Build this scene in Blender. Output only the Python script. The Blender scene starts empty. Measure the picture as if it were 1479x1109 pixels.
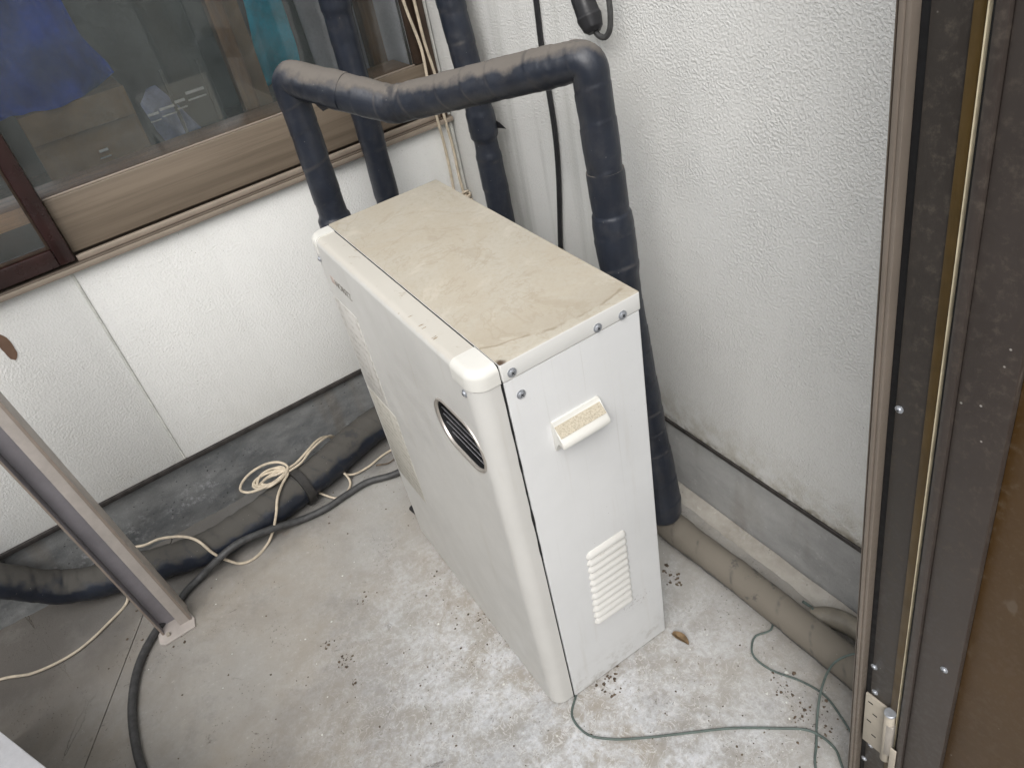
import bpy, bmesh, math, random
from mathutils import Vector, Matrix, noise

random.seed(7)
scene = bpy.context.scene
COL = scene.collection
R = math.radians

# ------------------------------------------------------------------ camera
cam_d = bpy.data.cameras.new('camera')
cam = bpy.data.objects.new('camera', cam_d)
COL.objects.link(cam)
scene.camera = cam
cam_d.sensor_width = 36
cam_d.lens = 26.57
cam_d.clip_start = 0.02
cam_d.clip_end = 500
M = Matrix(((0.81345597, 0.46190423, -0.35345985),
            (-0.55577787, 0.4381491, -0.70649581),
            (-0.17146529, 0.7711484, 0.61313115)))
cam.matrix_world = Matrix.Translation((-0.8539, -1.7133, 1.3733)) @ M.to_4x4()

# ------------------------------------------------------------------ world and sun
SUN_EL, SUN_AZ = R(50), R(222)          # azimuth from +Y, clockwise
world = bpy.data.worlds.new('World')
scene.world = world
world.use_nodes = True
wn = world.node_tree
wn.nodes.clear()
sky = wn.nodes.new('ShaderNodeTexSky')
sky.sky_type = 'NISHITA'
sky.sun_disc = False
sky.sun_elevation = SUN_EL
sky.sun_rotation = SUN_AZ
sky.air_density = 1.2
sky.dust_density = 4.0
sky.ozone_density = 1.0
hs = wn.nodes.new('ShaderNodeHueSaturation')
hs.inputs['Saturation'].default_value = 0.30      # thin overcast: the blue is nearly gone
bg = wn.nodes.new('ShaderNodeBackground')
bg.inputs['Strength'].default_value = 0.13
wo = wn.nodes.new('ShaderNodeOutputWorld')
wn.links.new(sky.outputs[0], hs.inputs['Color'])
wn.links.new(hs.outputs[0], bg.inputs['Color'])
wn.links.new(bg.outputs[0], wo.inputs['Surface'])

sun_d = bpy.data.lights.new('sun', 'SUN')
sun_d.energy = 1.35
sun_d.angle = R(50)
sun_d.color = (1.0, 0.99, 0.975)
sun = bpy.data.objects.new('sun', sun_d)
COL.objects.link(sun)
sd = Vector((math.sin(SUN_AZ) * math.cos(SUN_EL), math.cos(SUN_AZ) * math.cos(SUN_EL), math.sin(SUN_EL)))
sun.rotation_euler = sd.to_track_quat('Z', 'Y').to_euler()

scene.view_settings.view_transform = 'Standard'
scene.view_settings.look = 'None'
scene.view_settings.gamma = 1
scene.view_settings.exposure = 0.57
scene.render.engine = 'CYCLES'
scene.cycles.max_bounces = 8
scene.cycles.transparent_max_bounces = 12


# ------------------------------------------------------------------ node helpers
def lin(r, g, b):
    f = lambda c: (c / 255 / 12.92) if c / 255 <= 0.04045 else ((c / 255 + 0.055) / 1.055) ** 2.4
    return (f(r), f(g), f(b), 1)


class NT:
    def __init__(s, name):
        s.m = bpy.data.materials.new(name)
        s.m.use_nodes = True
        s.t = s.m.node_tree
        s.t.nodes.clear()
        s.out = s.t.nodes.new('ShaderNodeOutputMaterial')
        s.b = s.t.nodes.new('ShaderNodeBsdfPrincipled')
        s.t.links.new(s.b.outputs[0], s.out.inputs['Surface'])
        s.tc = s.t.nodes.new('ShaderNodeTexCoord')
        s.co = s.tc.outputs['Object']

    def n(s, typ, ins=None, **props):
        x = s.t.nodes.new(typ)
        for k, v in props.items():
            setattr(x, k, v)
        for k, v in (ins or {}).items():
            s.set(x.inputs[k], v)
        return x

    def set(s, sock, v):
        if isinstance(v, bpy.types.NodeSocket):
            s.t.links.new(v, sock)
        elif v is not None:
            sock.default_value = v

    def mapping(s, scale=(1, 1, 1), loc=(0, 0, 0), rot=(0, 0, 0), src=None):
        x = s.n('ShaderNodeMapping', {'Vector': src or s.co, 'Scale': scale, 'Location': loc, 'Rotation': rot})
        return x.outputs[0]

    def noise(s, scale, detail=4, rough=0.55, vec=None, dist=0.0):
        x = s.n('ShaderNodeTexNoise', {'Vector': vec or s.co, 'Scale': scale, 'Detail': detail,
                                       'Roughness': rough, 'Distortion': dist})
        return x.outputs['Fac']

    def voro(s, scale, vec=None, feature='F1', rnd=1.0, out='Distance'):
        x = s.n('ShaderNodeTexVoronoi', {'Vector': vec or s.co, 'Scale': scale, 'Randomness': rnd}, feature=feature)
        return x.outputs[out]

    def ramp(s, fac, a, b, lo=0.0, hi=1.0):
        x = s.n('ShaderNodeMapRange', {'Value': fac, 'From Min': a, 'From Max': b, 'To Min': lo, 'To Max': hi},
                interpolation_type='SMOOTHSTEP')
        return x.outputs[0]

    def mix(s, fac, a, b, blend='MIX'):
        x = s.n('ShaderNodeMix', data_type='RGBA', blend_type=blend)
        s.set(x.inputs[0], fac)
        s.set(x.inputs[6], a)
        s.set(x.inputs[7], b)
        return x.outputs[2]

    def math(s, op, a, b=0.0, clamp=False):
        x = s.n('ShaderNodeMath', operation=op, use_clamp=clamp)
        s.set(x.inputs[0], a)
        s.set(x.inputs[1], b)
        return x.outputs[0]

    def sep(s, src=None):
        x = s.n('ShaderNodeSeparateXYZ', {0: src or s.co})
        return x.outputs[0], x.outputs[1], x.outputs[2]

    def up(s):
        g = s.n('ShaderNodeNewGeometry')
        return s.sep(g.outputs['Normal'])[2]

    def bump(s, h, dist, strength=1.0, prev=None):
        x = s.n('ShaderNodeBump', {'Height': h, 'Distance': dist, 'Strength': strength})
        if prev:
            s.set(x.inputs['Normal'], prev)
        return x.outputs[0]

    def fin(s, color=None, rough=None, normal=None, metal=None, spec=None):
        if color is not None: s.set(s.b.inputs['Base Color'], color)
        if rough is not None: s.set(s.b.inputs['Roughness'], rough)
        if normal is not None: s.set(s.b.inputs['Normal'], normal)
        if metal is not None: s.set(s.b.inputs['Metallic'], metal)
        if spec is not None: s.set(s.b.inputs['Specular IOR Level'], spec)
        return s.m


def simple(name, col, rough=0.5, metal=0.0, var=0.12, scale=40, bump=0.0):
    t = NT(name)
    f = t.noise(scale, 5)
    dark = tuple(c * (1 - var * 2) for c in col[:3]) + (1,)
    c = t.mix(t.ramp(f, 0.35, 0.7), col, dark)
    r = t.ramp(t.noise(scale * 1.7, 3), 0.3, 0.7, rough * 0.85, min(1, rough * 1.2))
    nm = t.bump(f, bump) if bump else None
    return t.fin(c, r, nm, metal)


# ------------------------------------------------------------------ materials
def mat_stucco(name, base, grain, depth, streak, dirt_z, dirt=1.0, corner=False):
    t = NT(name)
    x, y, z = t.sep()
    n1 = t.noise(grain, 2, 0.5, dist=0.35)
    n2 = t.noise(grain * 2.6, 2, 0.5)
    h = t.math('ADD', t.ramp(n1, 0.34, 0.68), t.math('MULTIPLY', n2, 0.45))
    h = t.math('MULTIPLY', h, t.ramp(t.noise(7, 4, 0.6), 0.3, 0.7, 0.55, 1.25))
    big = t.noise(3.0, 5, 0.6)
    c = t.mix(t.ramp(big, 0.3, 0.75), base, tuple(v * 0.94 for v in base[:3]) + (1,))
    c = t.mix(t.math('MULTIPLY', t.ramp(n1, 0.40, 0.24), 0.22), c, lin(160, 158, 150))
    st = t.noise(1.0, 4, 0.6, vec=t.mapping((16, 16, 0.8)))
    sm = t.math('MULTIPLY', t.ramp(st, 0.46, 0.75), streak)
    if corner:      # stain streaks, built up towards the corner to paint the greenish shade there
        sm = t.math('MULTIPLY', sm, t.ramp(y, 0.15, 0.50, 0.08, 1.0))
    c = t.mix(sm, c, lin(128, 130, 118))
    # dirty splash band close to the bottom edge
    low = t.ramp(z, dirt_z + 0.14, dirt_z, 0, 1)
    lowm = t.math('MULTIPLY', low, t.ramp(t.noise(22, 5, 0.65), 0.36, 0.66))
    c = t.mix(t.math('MULTIPLY', lowm, 0.5 * dirt), c, lin(160, 148, 118))
    low2 = t.ramp(z, dirt_z + 0.010 + 0.015 * dirt, dirt_z, 0, dirt)
    c = t.mix(t.math('MULTIPLY', low2, t.ramp(t.noise(35, 4), 0.35, 0.6)), c, lin(108, 96, 70))
    sp = t.voro(75)
    c = t.mix(t.math('MULTIPLY', t.ramp(sp, 0.075, 0.04), t.ramp(t.noise(7, 3), 0.46, 0.62)), c, lin(105, 98, 84))
    return t.fin(c, 0.58, t.bump(h, depth), spec=0.4)


def mat_floor():
    t = NT('concrete_floor')
    x, y, z = t.sep()
    a = t.noise(2.3, 6, 0.62)
    b = t.noise(13, 10, 0.74, dist=0.15)
    f = t.noise(85, 6, 0.75)
    base = lin(150, 148, 143)
    tan = lin(150, 143, 132)
    left = t.ramp(t.math('ADD', x, t.math('MULTIPLY', t.math('SUBTRACT', a, 0.5), 0.8)), -0.72, -1.02)
    c = t.mix(t.ramp(a, 0.35, 0.68), base, tan)
    c = t.mix(t.math('MULTIPLY', left, 0.18), c, lin(160, 151, 138))
    c = t.mix(t.math('MULTIPLY', t.ramp(t.noise(5.0, 6, 0.7), 0.44, 0.72), 0.4), c, lin(128, 122, 114))
    # lime bloom, stronger around the heater and in front of it
    d = t.n('ShaderNodeVectorMath', {0: t.mapping((1.3, 0.9, 0), src=t.co), 1: (-0.62 * 1.3, -1.15 * 0.9, 0)}, operation='DISTANCE').outputs['Value']
    zone = t.ramp(d, 0.78, 0.12)
    bloom = t.math('MULTIPLY', t.ramp(b, 0.36, 0.62), t.math('ADD', t.math('MULTIPLY', zone, 0.85), 0.10))
    bloom = t.math('MULTIPLY', bloom, t.ramp(f, 0.32, 0.60, 0.25, 1.0))
    c = t.mix(bloom, c, lin(200, 203, 207))
    dk = t.math('MULTIPLY', t.ramp(t.noise(3.1, 7, 0.7, dist=0.4), 0.50, 0.64), 0.35)
    c = t.mix(dk, c, lin(122, 117, 111))
    c = t.mix(t.math('MULTIPLY', t.ramp(f, 0.60, 0.72), 0.5), c, lin(196, 192, 184))
    # dark grey band along the window wall, browner at the far left
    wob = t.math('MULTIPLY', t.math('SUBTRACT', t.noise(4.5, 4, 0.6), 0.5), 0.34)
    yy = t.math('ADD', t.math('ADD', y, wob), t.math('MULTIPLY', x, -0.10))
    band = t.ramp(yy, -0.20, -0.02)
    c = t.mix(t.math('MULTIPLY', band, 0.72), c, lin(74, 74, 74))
    dk_left = t.math('MULTIPLY', t.ramp(x, -1.0, -1.45), t.ramp(yy, -0.42, -0.16))
    c = t.mix(t.math('MULTIPLY', dk_left, 0.55), c, lin(88, 82, 76))
    # dark grime specks and pits
    sp = t.math('ADD', t.voro(150), t.math('MULTIPLY', f, 0.25))
    m = t.math('MULTIPLY', t.ramp(sp, 0.30, 0.20), t.ramp(t.noise(8, 4, 0.7), 0.50, 0.62))
    c = t.mix(t.math('MULTIPLY', m, 0.85), c, lin(58, 52, 46))
    gr = t.math('MULTIPLY', t.ramp(t.noise(26, 7, 0.78, dist=0.8), 0.60, 0.70), t.ramp(t.noise(3.6, 3), 0.50, 0.62))
    c = t.mix(t.math('MULTIPLY', gr, 0.7), c, lin(78, 70, 62))
    rust = t.math('MULTIPLY', t.ramp(t.noise(14, 4), 0.66, 0.74), t.ramp(t.noise(2.7, 2), 0.5, 0.6))
    c = t.mix(t.math('MULTIPLY', rust, 0.5), c, lin(122, 92, 66))
    # hairline cracks, fibrous lime marks and grey rain marks
    cr = t.n('ShaderNodeTexVoronoi', {'Vector': t.mapping((1, 1, 0), src=t.co), 'Scale': 2.1}, feature='DISTANCE_TO_EDGE').outputs['Distance']
    cr = t.math('ADD', cr, t.math('MULTIPLY', t.math('SUBTRACT', t.noise(9, 6, 0.7), 0.5), 0.10))
    hair = t.math('MULTIPLY', t.ramp(t.math('ABSOLUTE', cr), 0.0035, 0.001), t.ramp(t.noise(1.6, 2), 0.50, 0.60))
    c = t.mix(t.math('MULTIPLY', hair, 0.6), c, lin(96, 90, 82))
    fib = t.ramp(t.math('ABSOLUTE', t.math('SUBTRACT', t.noise(34, 4, 0.6, dist=1.2), 0.5)), 0.02, 0.004)
    c = t.mix(t.math('MULTIPLY', fib, t.math('MULTIPLY', zone, 0.55)), c, lin(205, 204, 202))
    gy = t.math('MULTIPLY', t.ramp(t.noise(6.5, 8, 0.72), 0.53, 0.66), 0.38)
    c = t.mix(gy, c, lin(120, 117, 112))
    h = t.math('ADD', t.math('MULTIPLY', f, 0.6), t.math('MULTIPLY', b, 0.8))
    h = t.math('SUBTRACT', h, t.math('ADD', m, hair))
    return t.fin(c, t.ramp(b, 0.3, 0.7, 0.75, 0.95), t.bump(h, 0.0018), spec=0.25)


def mat_foundation(name, col, dark, pits):
    t = NT(name)
    a = t.noise(5, 7, 0.68, vec=t.mapping((1, 1, 2.2)))
    b = t.noise(48, 7, 0.78)
    c = t.mix(t.ramp(a, 0.32, 0.68), col, dark)
    x_, y_, z_ = t.sep()
    lime = t.math('MULTIPLY', t.ramp(t.noise(60, 6, 0.8), 0.50, 0.62), t.math('MULTIPLY', t.ramp(t.noise(6, 5, 0.7), 0.48, 0.60), t.ramp(z_, 0.17, 0.05)))
    c = t.mix(t.math('MULTIPLY', lime, 0.6 * pits), c, lin(182, 182, 184))
    c = t.mix(t.math('MULTIPLY', t.ramp(b, 0.56, 0.70), 0.30), c, tuple(min(1, v * 1.7) for v in col[:3]) + (1,))
    sp = t.voro(70, vec=t.mapping((1, 1, 1.6)), rnd=1.0)
    m = t.math('MULTIPLY', t.ramp(t.math('ADD', sp, t.math('MULTIPLY', b, 0.35)), 0.34, 0.24), t.ramp(t.noise(7, 5, 0.7), 0.47, 0.57))
    m = t.math('MULTIPLY', m, pits)
    c = t.mix(m, c, lin(24, 26, 30))
    st = t.noise(1.0, 3, 0.6, vec=t.mapping((9, 9, 1.5)))
    c = t.mix(t.math('MULTIPLY', t.ramp(st, 0.56, 0.72), 0.35), c, lin(112, 100, 84))
    h = t.math('SUBTRACT', b, m)
    return t.fin(c, 0.85, t.bump(h, 0.0022), spec=0.25)


def mat_pipe(name, dust, amount, lo=0.15):
    t = NT(name)
    up = t.up()
    b = t.noise(14, 6, 0.65)
    f = t.noise(120, 4, 0.7)
    c = t.mix(t.ramp(b, 0.35, 0.7), lin(34, 39, 49), lin(25, 29, 38))
    e = t.math('ADD', up, t.math('MULTIPLY', t.math('SUBTRACT', b, 0.5), 1.5))
    m = t.ramp(e, lo, lo + 0.42)
    m = t.math('MULTIPLY', m, amount)
    sm = t.ramp(t.noise(9, 5, 0.7), 0.62, 0.70)
    m = t.math('MULTIPLY', m, t.math('SUBTRACT', 1.0, t.math('MULTIPLY', sm, 0.6)))
    film = t.math('MULTIPLY', t.ramp(t.noise(30, 5, 0.7), 0.45, 0.75), 0.10)
    m = t.math('MAXIMUM', m, film)
    lapn = t.n('ShaderNodeAttribute', attribute_name='lap').outputs['Fac']
    m = t.math('MAXIMUM', m, t.math('MULTIPLY', t.math('MULTIPLY', lapn, 0.42), t.ramp(t.noise(11, 4, 0.6), 0.44, 0.66)))
    m = t.math('MULTIPLY', m, t.math('SUBTRACT', 1.0, t.math('MULTIPLY', t.math('MULTIPLY', lapn, 0.5), t.ramp(t.noise(17, 3), 0.55, 0.42))))
    c = t.mix(m, c, dust)
    c = t.mix(t.math('MULTIPLY', t.ramp(t.voro(60), 0.05, 0.02), 0.7), c, lin(160, 155, 145))
    wr = t.noise(1.0, 4, 0.6, vec=t.mapping((70, 70, 14)))
    nm = t.bump(wr, 0.0008)
    nm = t.bump(f, 0.0002, 1.0, nm)
    r = t.ramp(m, 0.0, 0.7, 0.38, 0.9)
    return t.fin(c, r, nm, spec=0.45)


def mat_cream(name, col, grime, top=False, dust=0.6):
    t = NT(name)
    a = t.noise(3.5, 6, 0.65)
    c = t.mix(t.ramp(a, 0.35, 0.7), col, tuple(v * 0.93 for v in col[:3]) + (1,))
    if top:
        fine = t.noise(150, 5, 0.75)
        c = t.mix(t.math('MULTIPLY', t.ramp(fine, 0.45, 0.65), 0.28), c, lin(150, 140, 122))
        b = t.noise(6.5, 7, 0.66, vec=t.mapping((1.0, 0.6, 1)), dist=1.6)
        c = t.mix(t.math('MULTIPLY', t.ramp(b, 0.40, 0.64), 0.5), c, lin(166, 156, 138))
        e = t.n('ShaderNodeMath', {0: t.math('SUBTRACT', t.noise(4.0, 5, 0.6, dist=2.0), 0.5)}, operation='ABSOLUTE').outputs[0]
        c = t.mix(t.math('MULTIPLY', t.ramp(e, 0.014, 0.0), 0.28), c, lin(146, 134, 114))
        x, y, z = t.sep()
        # tide line of dirt that swings in from the near edge, worn paler strip outside it
        bow = t.math('MULTIPLY', t.math('POWER', t.math('ABSOLUTE', t.math('SUBTRACT', x, 0.15)), 1.6), 0.75)
        ly = t.math('SUBTRACT', t.math('ADD', y, t.math('MULTIPLY', t.math('SUBTRACT', t.noise(16, 5, 0.6), 0.5), 0.030)), t.math('ADD', bow, 0.012))
        tide = t.math('MULTIPLY', t.ramp(t.math('ABSOLUTE', ly), 0.0035, 0.0005), t.ramp(t.noise(30, 4), 0.3, 0.5))
        c = t.mix(t.math('MULTIPLY', tide, 0.65), c, lin(124, 112, 92))
        c = t.mix(t.math('MULTIPLY', t.ramp(ly, 0.0, 0.07, 1, 0), t.math('MULTIPLY', t.ramp(ly, -0.001, 0.002), 0.35)), c, lin(150, 140, 122))
        d = t.n('ShaderNodeVectorMath', {0: t.co, 1: (0.004, 0.002, 0.81)}, operation='DISTANCE').outputs['Value']
        c = t.mix(t.ramp(t.math('ADD', d, t.math('MULTIPLY', t.noise(120, 3), .01)), 0.016, 0.008), c, lin(74, 58, 44))
        # sponge-like pale and dark blotches left by dried puddles
        bl = t.noise(11, 7, 0.7, dist=0.5)
        c = t.mix(t.math('MULTIPLY', t.ramp(bl, 0.56, 0.70), 0.38), c, lin(196, 190, 177))
        c = t.mix(t.math('MULTIPLY', t.ramp(bl, 0.44, 0.36), 0.40), c, lin(152, 142, 124))
        e2 = t.math('MULTIPLY', t.ramp(t.noise(7, 4), 0.63, 0.70), 0.3)
        c = t.mix(e2, c, lin(196, 190, 176))
        side = t.ramp(t.up(), 0.75, 0.3)
        c = t.mix(side, c, lin(210, 210, 207))
        sp = t.voro(60)
        c = t.mix(t.math('MULTIPLY', t.ramp(sp, 0.06, 0.03), t.ramp(t.noise(9, 2), 0.56, 0.64)), c, lin(60, 50, 40))
    if name == 'enamel_cream':
        px, py, pz = t.sep()
        # scuffs under the louvres, grime towards the floor and run marks under the screws
        d = t.n('ShaderNodeVectorMath', {0: t.mapping((1, 0, 2.2)), 1: (0.165, 0, 0.160 * 2.2)}, operation='DISTANCE').outputs['Value']
        sc = t.math('MULTIPLY', t.ramp(d, 0.055, 0.012), t.ramp(t.noise(150, 4, 0.75), 0.54, 0.62))
        c = t.mix(t.math('MULTIPLY', sc, 0.6), c, lin(120, 104, 102))
        lowg = t.math('MULTIPLY', t.ramp(pz, 0.10, 0.0), t.ramp(t.noise(34, 6, 0.72), 0.46, 0.66))
        c = t.mix(t.math('MULTIPLY', lowg, 0.45), c, lin(128, 120, 106))
        run = t.math('MULTIPLY', t.ramp(t.noise(1.0, 3, 0.6, vec=t.mapping((110, 1, 1.6))), 0.60, 0.72), t.ramp(pz, 0.30, 0.78))
        c = t.mix(t.math('MULTIPLY', run, 0.30), c, lin(150, 146, 134))
        spk = t.math('MULTIPLY', t.ramp(t.voro(90), 0.07, 0.04), t.ramp(t.noise(6, 2), 0.55, 0.62))
        c = t.mix(t.math('MULTIPLY', spk, 0.7), c, lin(92, 80, 66))
    st = t.noise(1.0, 4, 0.65, vec=t.mapping((45, 45, 3.0)))
    c = t.mix(t.math('MULTIPLY', t.ramp(st, 0.55, 0.74), grime), c, lin(160, 150, 128))
    # settled dust on anything facing up
    if not top:
        um = t.ramp(t.math('ADD', t.up(), t.math('MULTIPLY', t.math('SUBTRACT', t.noise(60, 5, .7), .5), .7)), 0.45, 0.8)
        c = t.mix(t.math('MULTIPLY', um, dust), c, lin(186, 180, 167))
        fl = t.math('MULTIPLY', t.ramp(t.noise(26, 6, 0.75, dist=0.6), 0.60, 0.68), t.ramp(t.up(), 0.3, 0.7))
        c = t.mix(t.math('MULTIPLY', fl, dust), c, lin(146, 132, 108))
    r = t.ramp(t.noise(18, 5), 0.3, 0.7, 0.36, 0.55)
    if top:
        r = 0.72
    nm = t.bump(t.noise(6, 3), 0.0012)
    nm = t.bump(t.noise(180, 2), 0.00010, 1.0, nm)
    return t.fin(c, r, nm, spec=0.42)


def mat_print(name, ink, paper, rows, cut):
    """faded rows of small illegible print on a label"""
    t = NT(name)
    x, y, z = t.sep()
    row = t.math('FRACT', t.math('MULTIPLY', z, rows))
    line = t.math('MULTIPLY', t.ramp(row, 0.30, 0.40), t.ramp(row, 0.85, 0.75))
    word = t.noise(1.0, 3, 0.7, vec=t.mapping((1, 420, 90)))
    m = t.math('MULTIPLY', line, t.ramp(word, cut, cut + 0.06))
    wear = t.ramp(t.noise(1.0, 5, 0.7, vec=t.mapping((1, 40, 16), rot=(0.5, 0, 0))), 0.38, 0.62)
    m = t.math('MULTIPLY', t.math('MULTIPLY', m, wear), 0.65)
    m = t.math('MAXIMUM', m, t.math('MULTIPLY', t.ramp(t.noise(1.0, 5, 0.7, vec=t.mapping((1, 60, 9), rot=(0.45, 0, 0))), 0.52, 0.68), 0.5))
    sc = t.ramp(t.noise(1.0, 3, 0.6, vec=t.mapping((1, 160, 18), rot=(0.35, 0, 0))), 0.60, 0.70)
    c = t.mix(m, paper, ink)
    c = t.mix(t.math('MULTIPLY', sc, 0.55), c, lin(176, 170, 156))
    return t.fin(c, 0.6)


def mat_wood(name, a, b, rough=0.45, axis='x', dusty=True):
    t = NT(name)
    sc = (1.2, 60, 60) if axis == 'x' else (60, 60, 1.2)
    g = t.noise(1.0, 6, 0.62, vec=t.mapping(sc))
    g2 = t.noise(1.0, 4, 0.6, vec=t.mapping(tuple(v * 4.3 for v in sc)))
    c = t.mix(t.ramp(g, 0.34, 0.66), a, b)
    c = t.mix(t.math('MULTIPLY', t.ramp(g2, 0.5, 0.7), 0.35), c, tuple(v * 0.6 for v in b[:3]) + (1,))
    up = t.ramp(t.up(), 0.5, 0.9, 0.0, 1.0 if dusty else 0.0)
    c = t.mix(t.math('MULTIPLY', up, t.ramp(t.noise(40, 5), 0.3, 0.7, 0.25, 0.7)), c, lin(150, 138, 122))
    return t.fin(c, rough, t.bump(g, 0.0003), spec=0.4)


def mat_glass(name, dust, amt, tint=(0.9, 0.94, 0.93, 1)):
    t = NT(name)
    t.t.nodes.remove(t.b)
    tr = t.n('ShaderNodeBsdfTransparent', {'Color': tint})
    gl = t.n('ShaderNodeBsdfGlossy', {'Color': (1, 1, 1, 1), 'Roughness': 0.03})
    df = t.n('ShaderNodeBsdfDiffuse', {'Color': dust})
    fr = t.n('ShaderNodeFresnel', {'IOR': 1.5})
    m1 = t.n('ShaderNodeMixShader', {0: t.math('MULTIPLY', fr.outputs[0], 1.0, True), 1: tr.outputs[0], 2: gl.outputs[0]})
    g = t.noise(7, 6, 0.7)
    f = t.noise(240, 3, 0.8)
    a = t.math('MULTIPLY', t.ramp(g, 0.3, 0.75, 0.55, 1.3), amt)
    a = t.math('MULTIPLY', a, t.ramp(f, 0.35, 0.7, 0.6, 1.6))
    dr = t.noise(1.0, 3, 0.6, vec=t.mapping((60, 60, 2)))
    a = t.math('ADD', a, t.math('MULTIPLY', t.ramp(dr, 0.62, 0.75), amt * 0.35))
    m2 = t.n('ShaderNodeMixShader', {0: a, 1: m1.outputs[0], 2: df.outputs[0]})
    t.t.links.new(m2.outputs[0], t.out.inputs['Surface'])
    return t.m


def mat_rustpaint(name, paint, edge=0.5):
    t = NT(name)
    a = t.noise(11, 6, 0.7)
    b = t.noise(70, 5, 0.7)
    c = t.mix(t.ramp(a, 0.3, 0.7), paint, tuple(v * 0.78 for v in paint[:3]) + (1,))
    m = t.ramp(t.math('ADD', t.math('MULTIPLY', b, 0.6), t.math('MULTIPLY', a, 0.5)), 0.68, 0.76)
    c = t.mix(t.math('MULTIPLY', m, edge), c, lin(118, 92, 66))
    return t.fin(c, t.ramp(m, 0, 1, 0.5, 0.85), t.bump(b, 0.0005))


def mat_speckled(name, col, rough, metal=0.0, amount=0.5, spec=0.5):
    """dark anodised aluminium / amber panel with splashed white dots and dust"""
    t = NT(name)
    a = t.noise(3, 6, 0.68)
    f = t.noise(90, 4, 0.75)
    c = t.mix(t.ramp(a, 0.3, 0.72), col, tuple(v * 0.72 for v in col[:3]) + (1,))
    dm = t.math('MULTIPLY', t.ramp(f, 0.48, 0.74), amount * 0.35)
    c = t.mix(dm, c, lin(130, 120, 105))
    vo = t.n('ShaderNodeTexVoronoi', {'Vector': t.co, 'Scale': 46.0, 'Randomness': 1.0})
    sel = t.ramp(t.sep(vo.outputs['Color'])[0], 0.83, 0.85)
    dots = t.math('MULTIPLY', t.ramp(vo.outputs['Distance'], 0.075, 0.03), sel)
    c = t.mix(t.math('MULTIPLY', dots, amount), c, lin(210, 206, 198))
    sc = t.ramp(t.noise(1.0, 3, 0.6, vec=t.mapping((60, 25, 10), rot=(0.4, 0.3, 0.2))), 0.70, 0.76)
    c = t.mix(t.math('MULTIPLY', sc, 0.25 * amount), c, lin(150, 145, 135))
    return t.fin(c, t.ramp(f, 0.3, 0.7, rough * 0.8, min(1, rough * 1.3)), None, metal, spec)


M_wallA = mat_stucco('stucco_smooth_white', lin(222, 222, 219), 205, 0.0005, 0.05, 0.205, 0.12)
M_wallB = mat_stucco('stucco_coarse_white', lin(233, 233, 230), 235, 0.0008, 0.34, 0.205, 0.8, True)
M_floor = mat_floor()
M_foundA = mat_foundation('foundation_dark', lin(132, 133, 132), lin(96, 98, 99), 1.0)
M_foundB = mat_foundation('foundation_grey', lin(176, 176, 174), lin(156, 156, 155), 0.15)
M_mortar = mat_foundation('mortar_light', lin(172, 168, 160), lin(140, 135, 126), 0.45)
M_pipe = mat_pipe('pipe_tape_navy', lin(110, 104, 97), 0.80, 0.42)
M_dustring = simple('tape_edge_dust', lin(122, 116, 104), 0.85, 0, 0.3, 60)
M_pipe_dusty = mat_pipe('pipe_tape_dusty', lin(114, 108, 98), 0.95, -0.45)
M_pipe_low = mat_pipe('pipe_tape_floor', lin(80, 77, 71), 0.80, 0.22)
M_cream = mat_cream('enamel_cream', lin(208, 209, 209), 0.12)
M_front = mat_cream('enamel_front', lin(198, 197, 193), 0.14)  # cream enamel darkened slightly for the shade on the front face
M_cap = mat_cream('plastic_cream', lin(214, 213, 207), 0.06, dust=0.06)
M_top = mat_cream('enamel_dusty_top', lin(174, 168, 155), 0.0, top=True)
M_louvre = mat_cream('louvre_enamel', lin(202, 201, 197), 0.05, dust=0.18)
M_slotshade = simple('slot_shade', lin(96, 90, 80), 0.9)
M_print = mat_print('instruction_print', lin(128, 123, 112), lin(194, 192, 187), 52, 0.46)
M_print2 = mat_print('warning_print', lin(112, 107, 94), lin(180, 177, 168), 62, 0.44)
M_ink = simple('logo_ink', lin(128, 124, 117), 0.6)
M_inkred = simple('faded_red_ink', lin(180, 164, 156), 0.6)
M_steel = simple('screw_steel', lin(176, 180, 186), 0.42, 0.6, 0.08, 200)
M_chrome = simple('rim_steel', lin(196, 190, 182), 0.34, 0.7, 0.06, 30)
M_slat = simple('slat_steel', lin(150, 150, 154), 0.4, 0.3, 0.1, 60)
M_black = simple('dark_cavity', lin(16, 17, 20), 0.6)
M_rubber = simple('black_rubber', lin(30, 30, 33), 0.5, 0, 0.15, 60)
M_cable = simple('grey_cable_rubber', lin(66, 66, 66), 0.55, 0, 0.2, 70, 0.0003)
M_wire = simple('beige_wire', lin(196, 183, 162), 0.5, 0, 0.14, 50)
M_green = simple('green_wire', lin(86, 98, 93), 0.55, 0, 0.15, 60)
M_tape = simple('black_tape', lin(48, 46, 44), 0.5, 0, 0.2, 90)
M_flash = simple('flashing_dark', lin(56, 52, 50), 0.6, 0, 0.25, 50, 0.0006)
M_caulk = simple('caulk_white', lin(206, 206, 200), 0.5)
M_sash = mat_wood('sash_brown', lin(120, 108, 94), lin(104, 93, 80), 0.42)
M_innersill = mat_wood('inner_sill_wood', lin(215, 168, 128), lin(188, 146, 110), 0.4, 'x', False)
M_track = simple('track_aluminium', lin(152, 140, 127), 0.4, 0.3, 0.05, 25)
M_trackdark = simple('track_bronze', lin(104, 94, 84), 0.42, 0.3, 0.05, 25)
M_red = simple('sash_dark_red', lin(52, 30, 28), 0.28, 0.0, 0.2, 12)
M_bronze = simple('jamb_bronze', lin(70, 56, 46), 0.4, 0.2, 0.2, 20)
M_glass = mat_glass('window_glass', lin(150, 160, 160), 0.085, (0.97, 0.98, 0.98, 1))
M_leg = mat_rustpaint('leg_paint', lin(188, 180, 173), 0.6)
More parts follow.
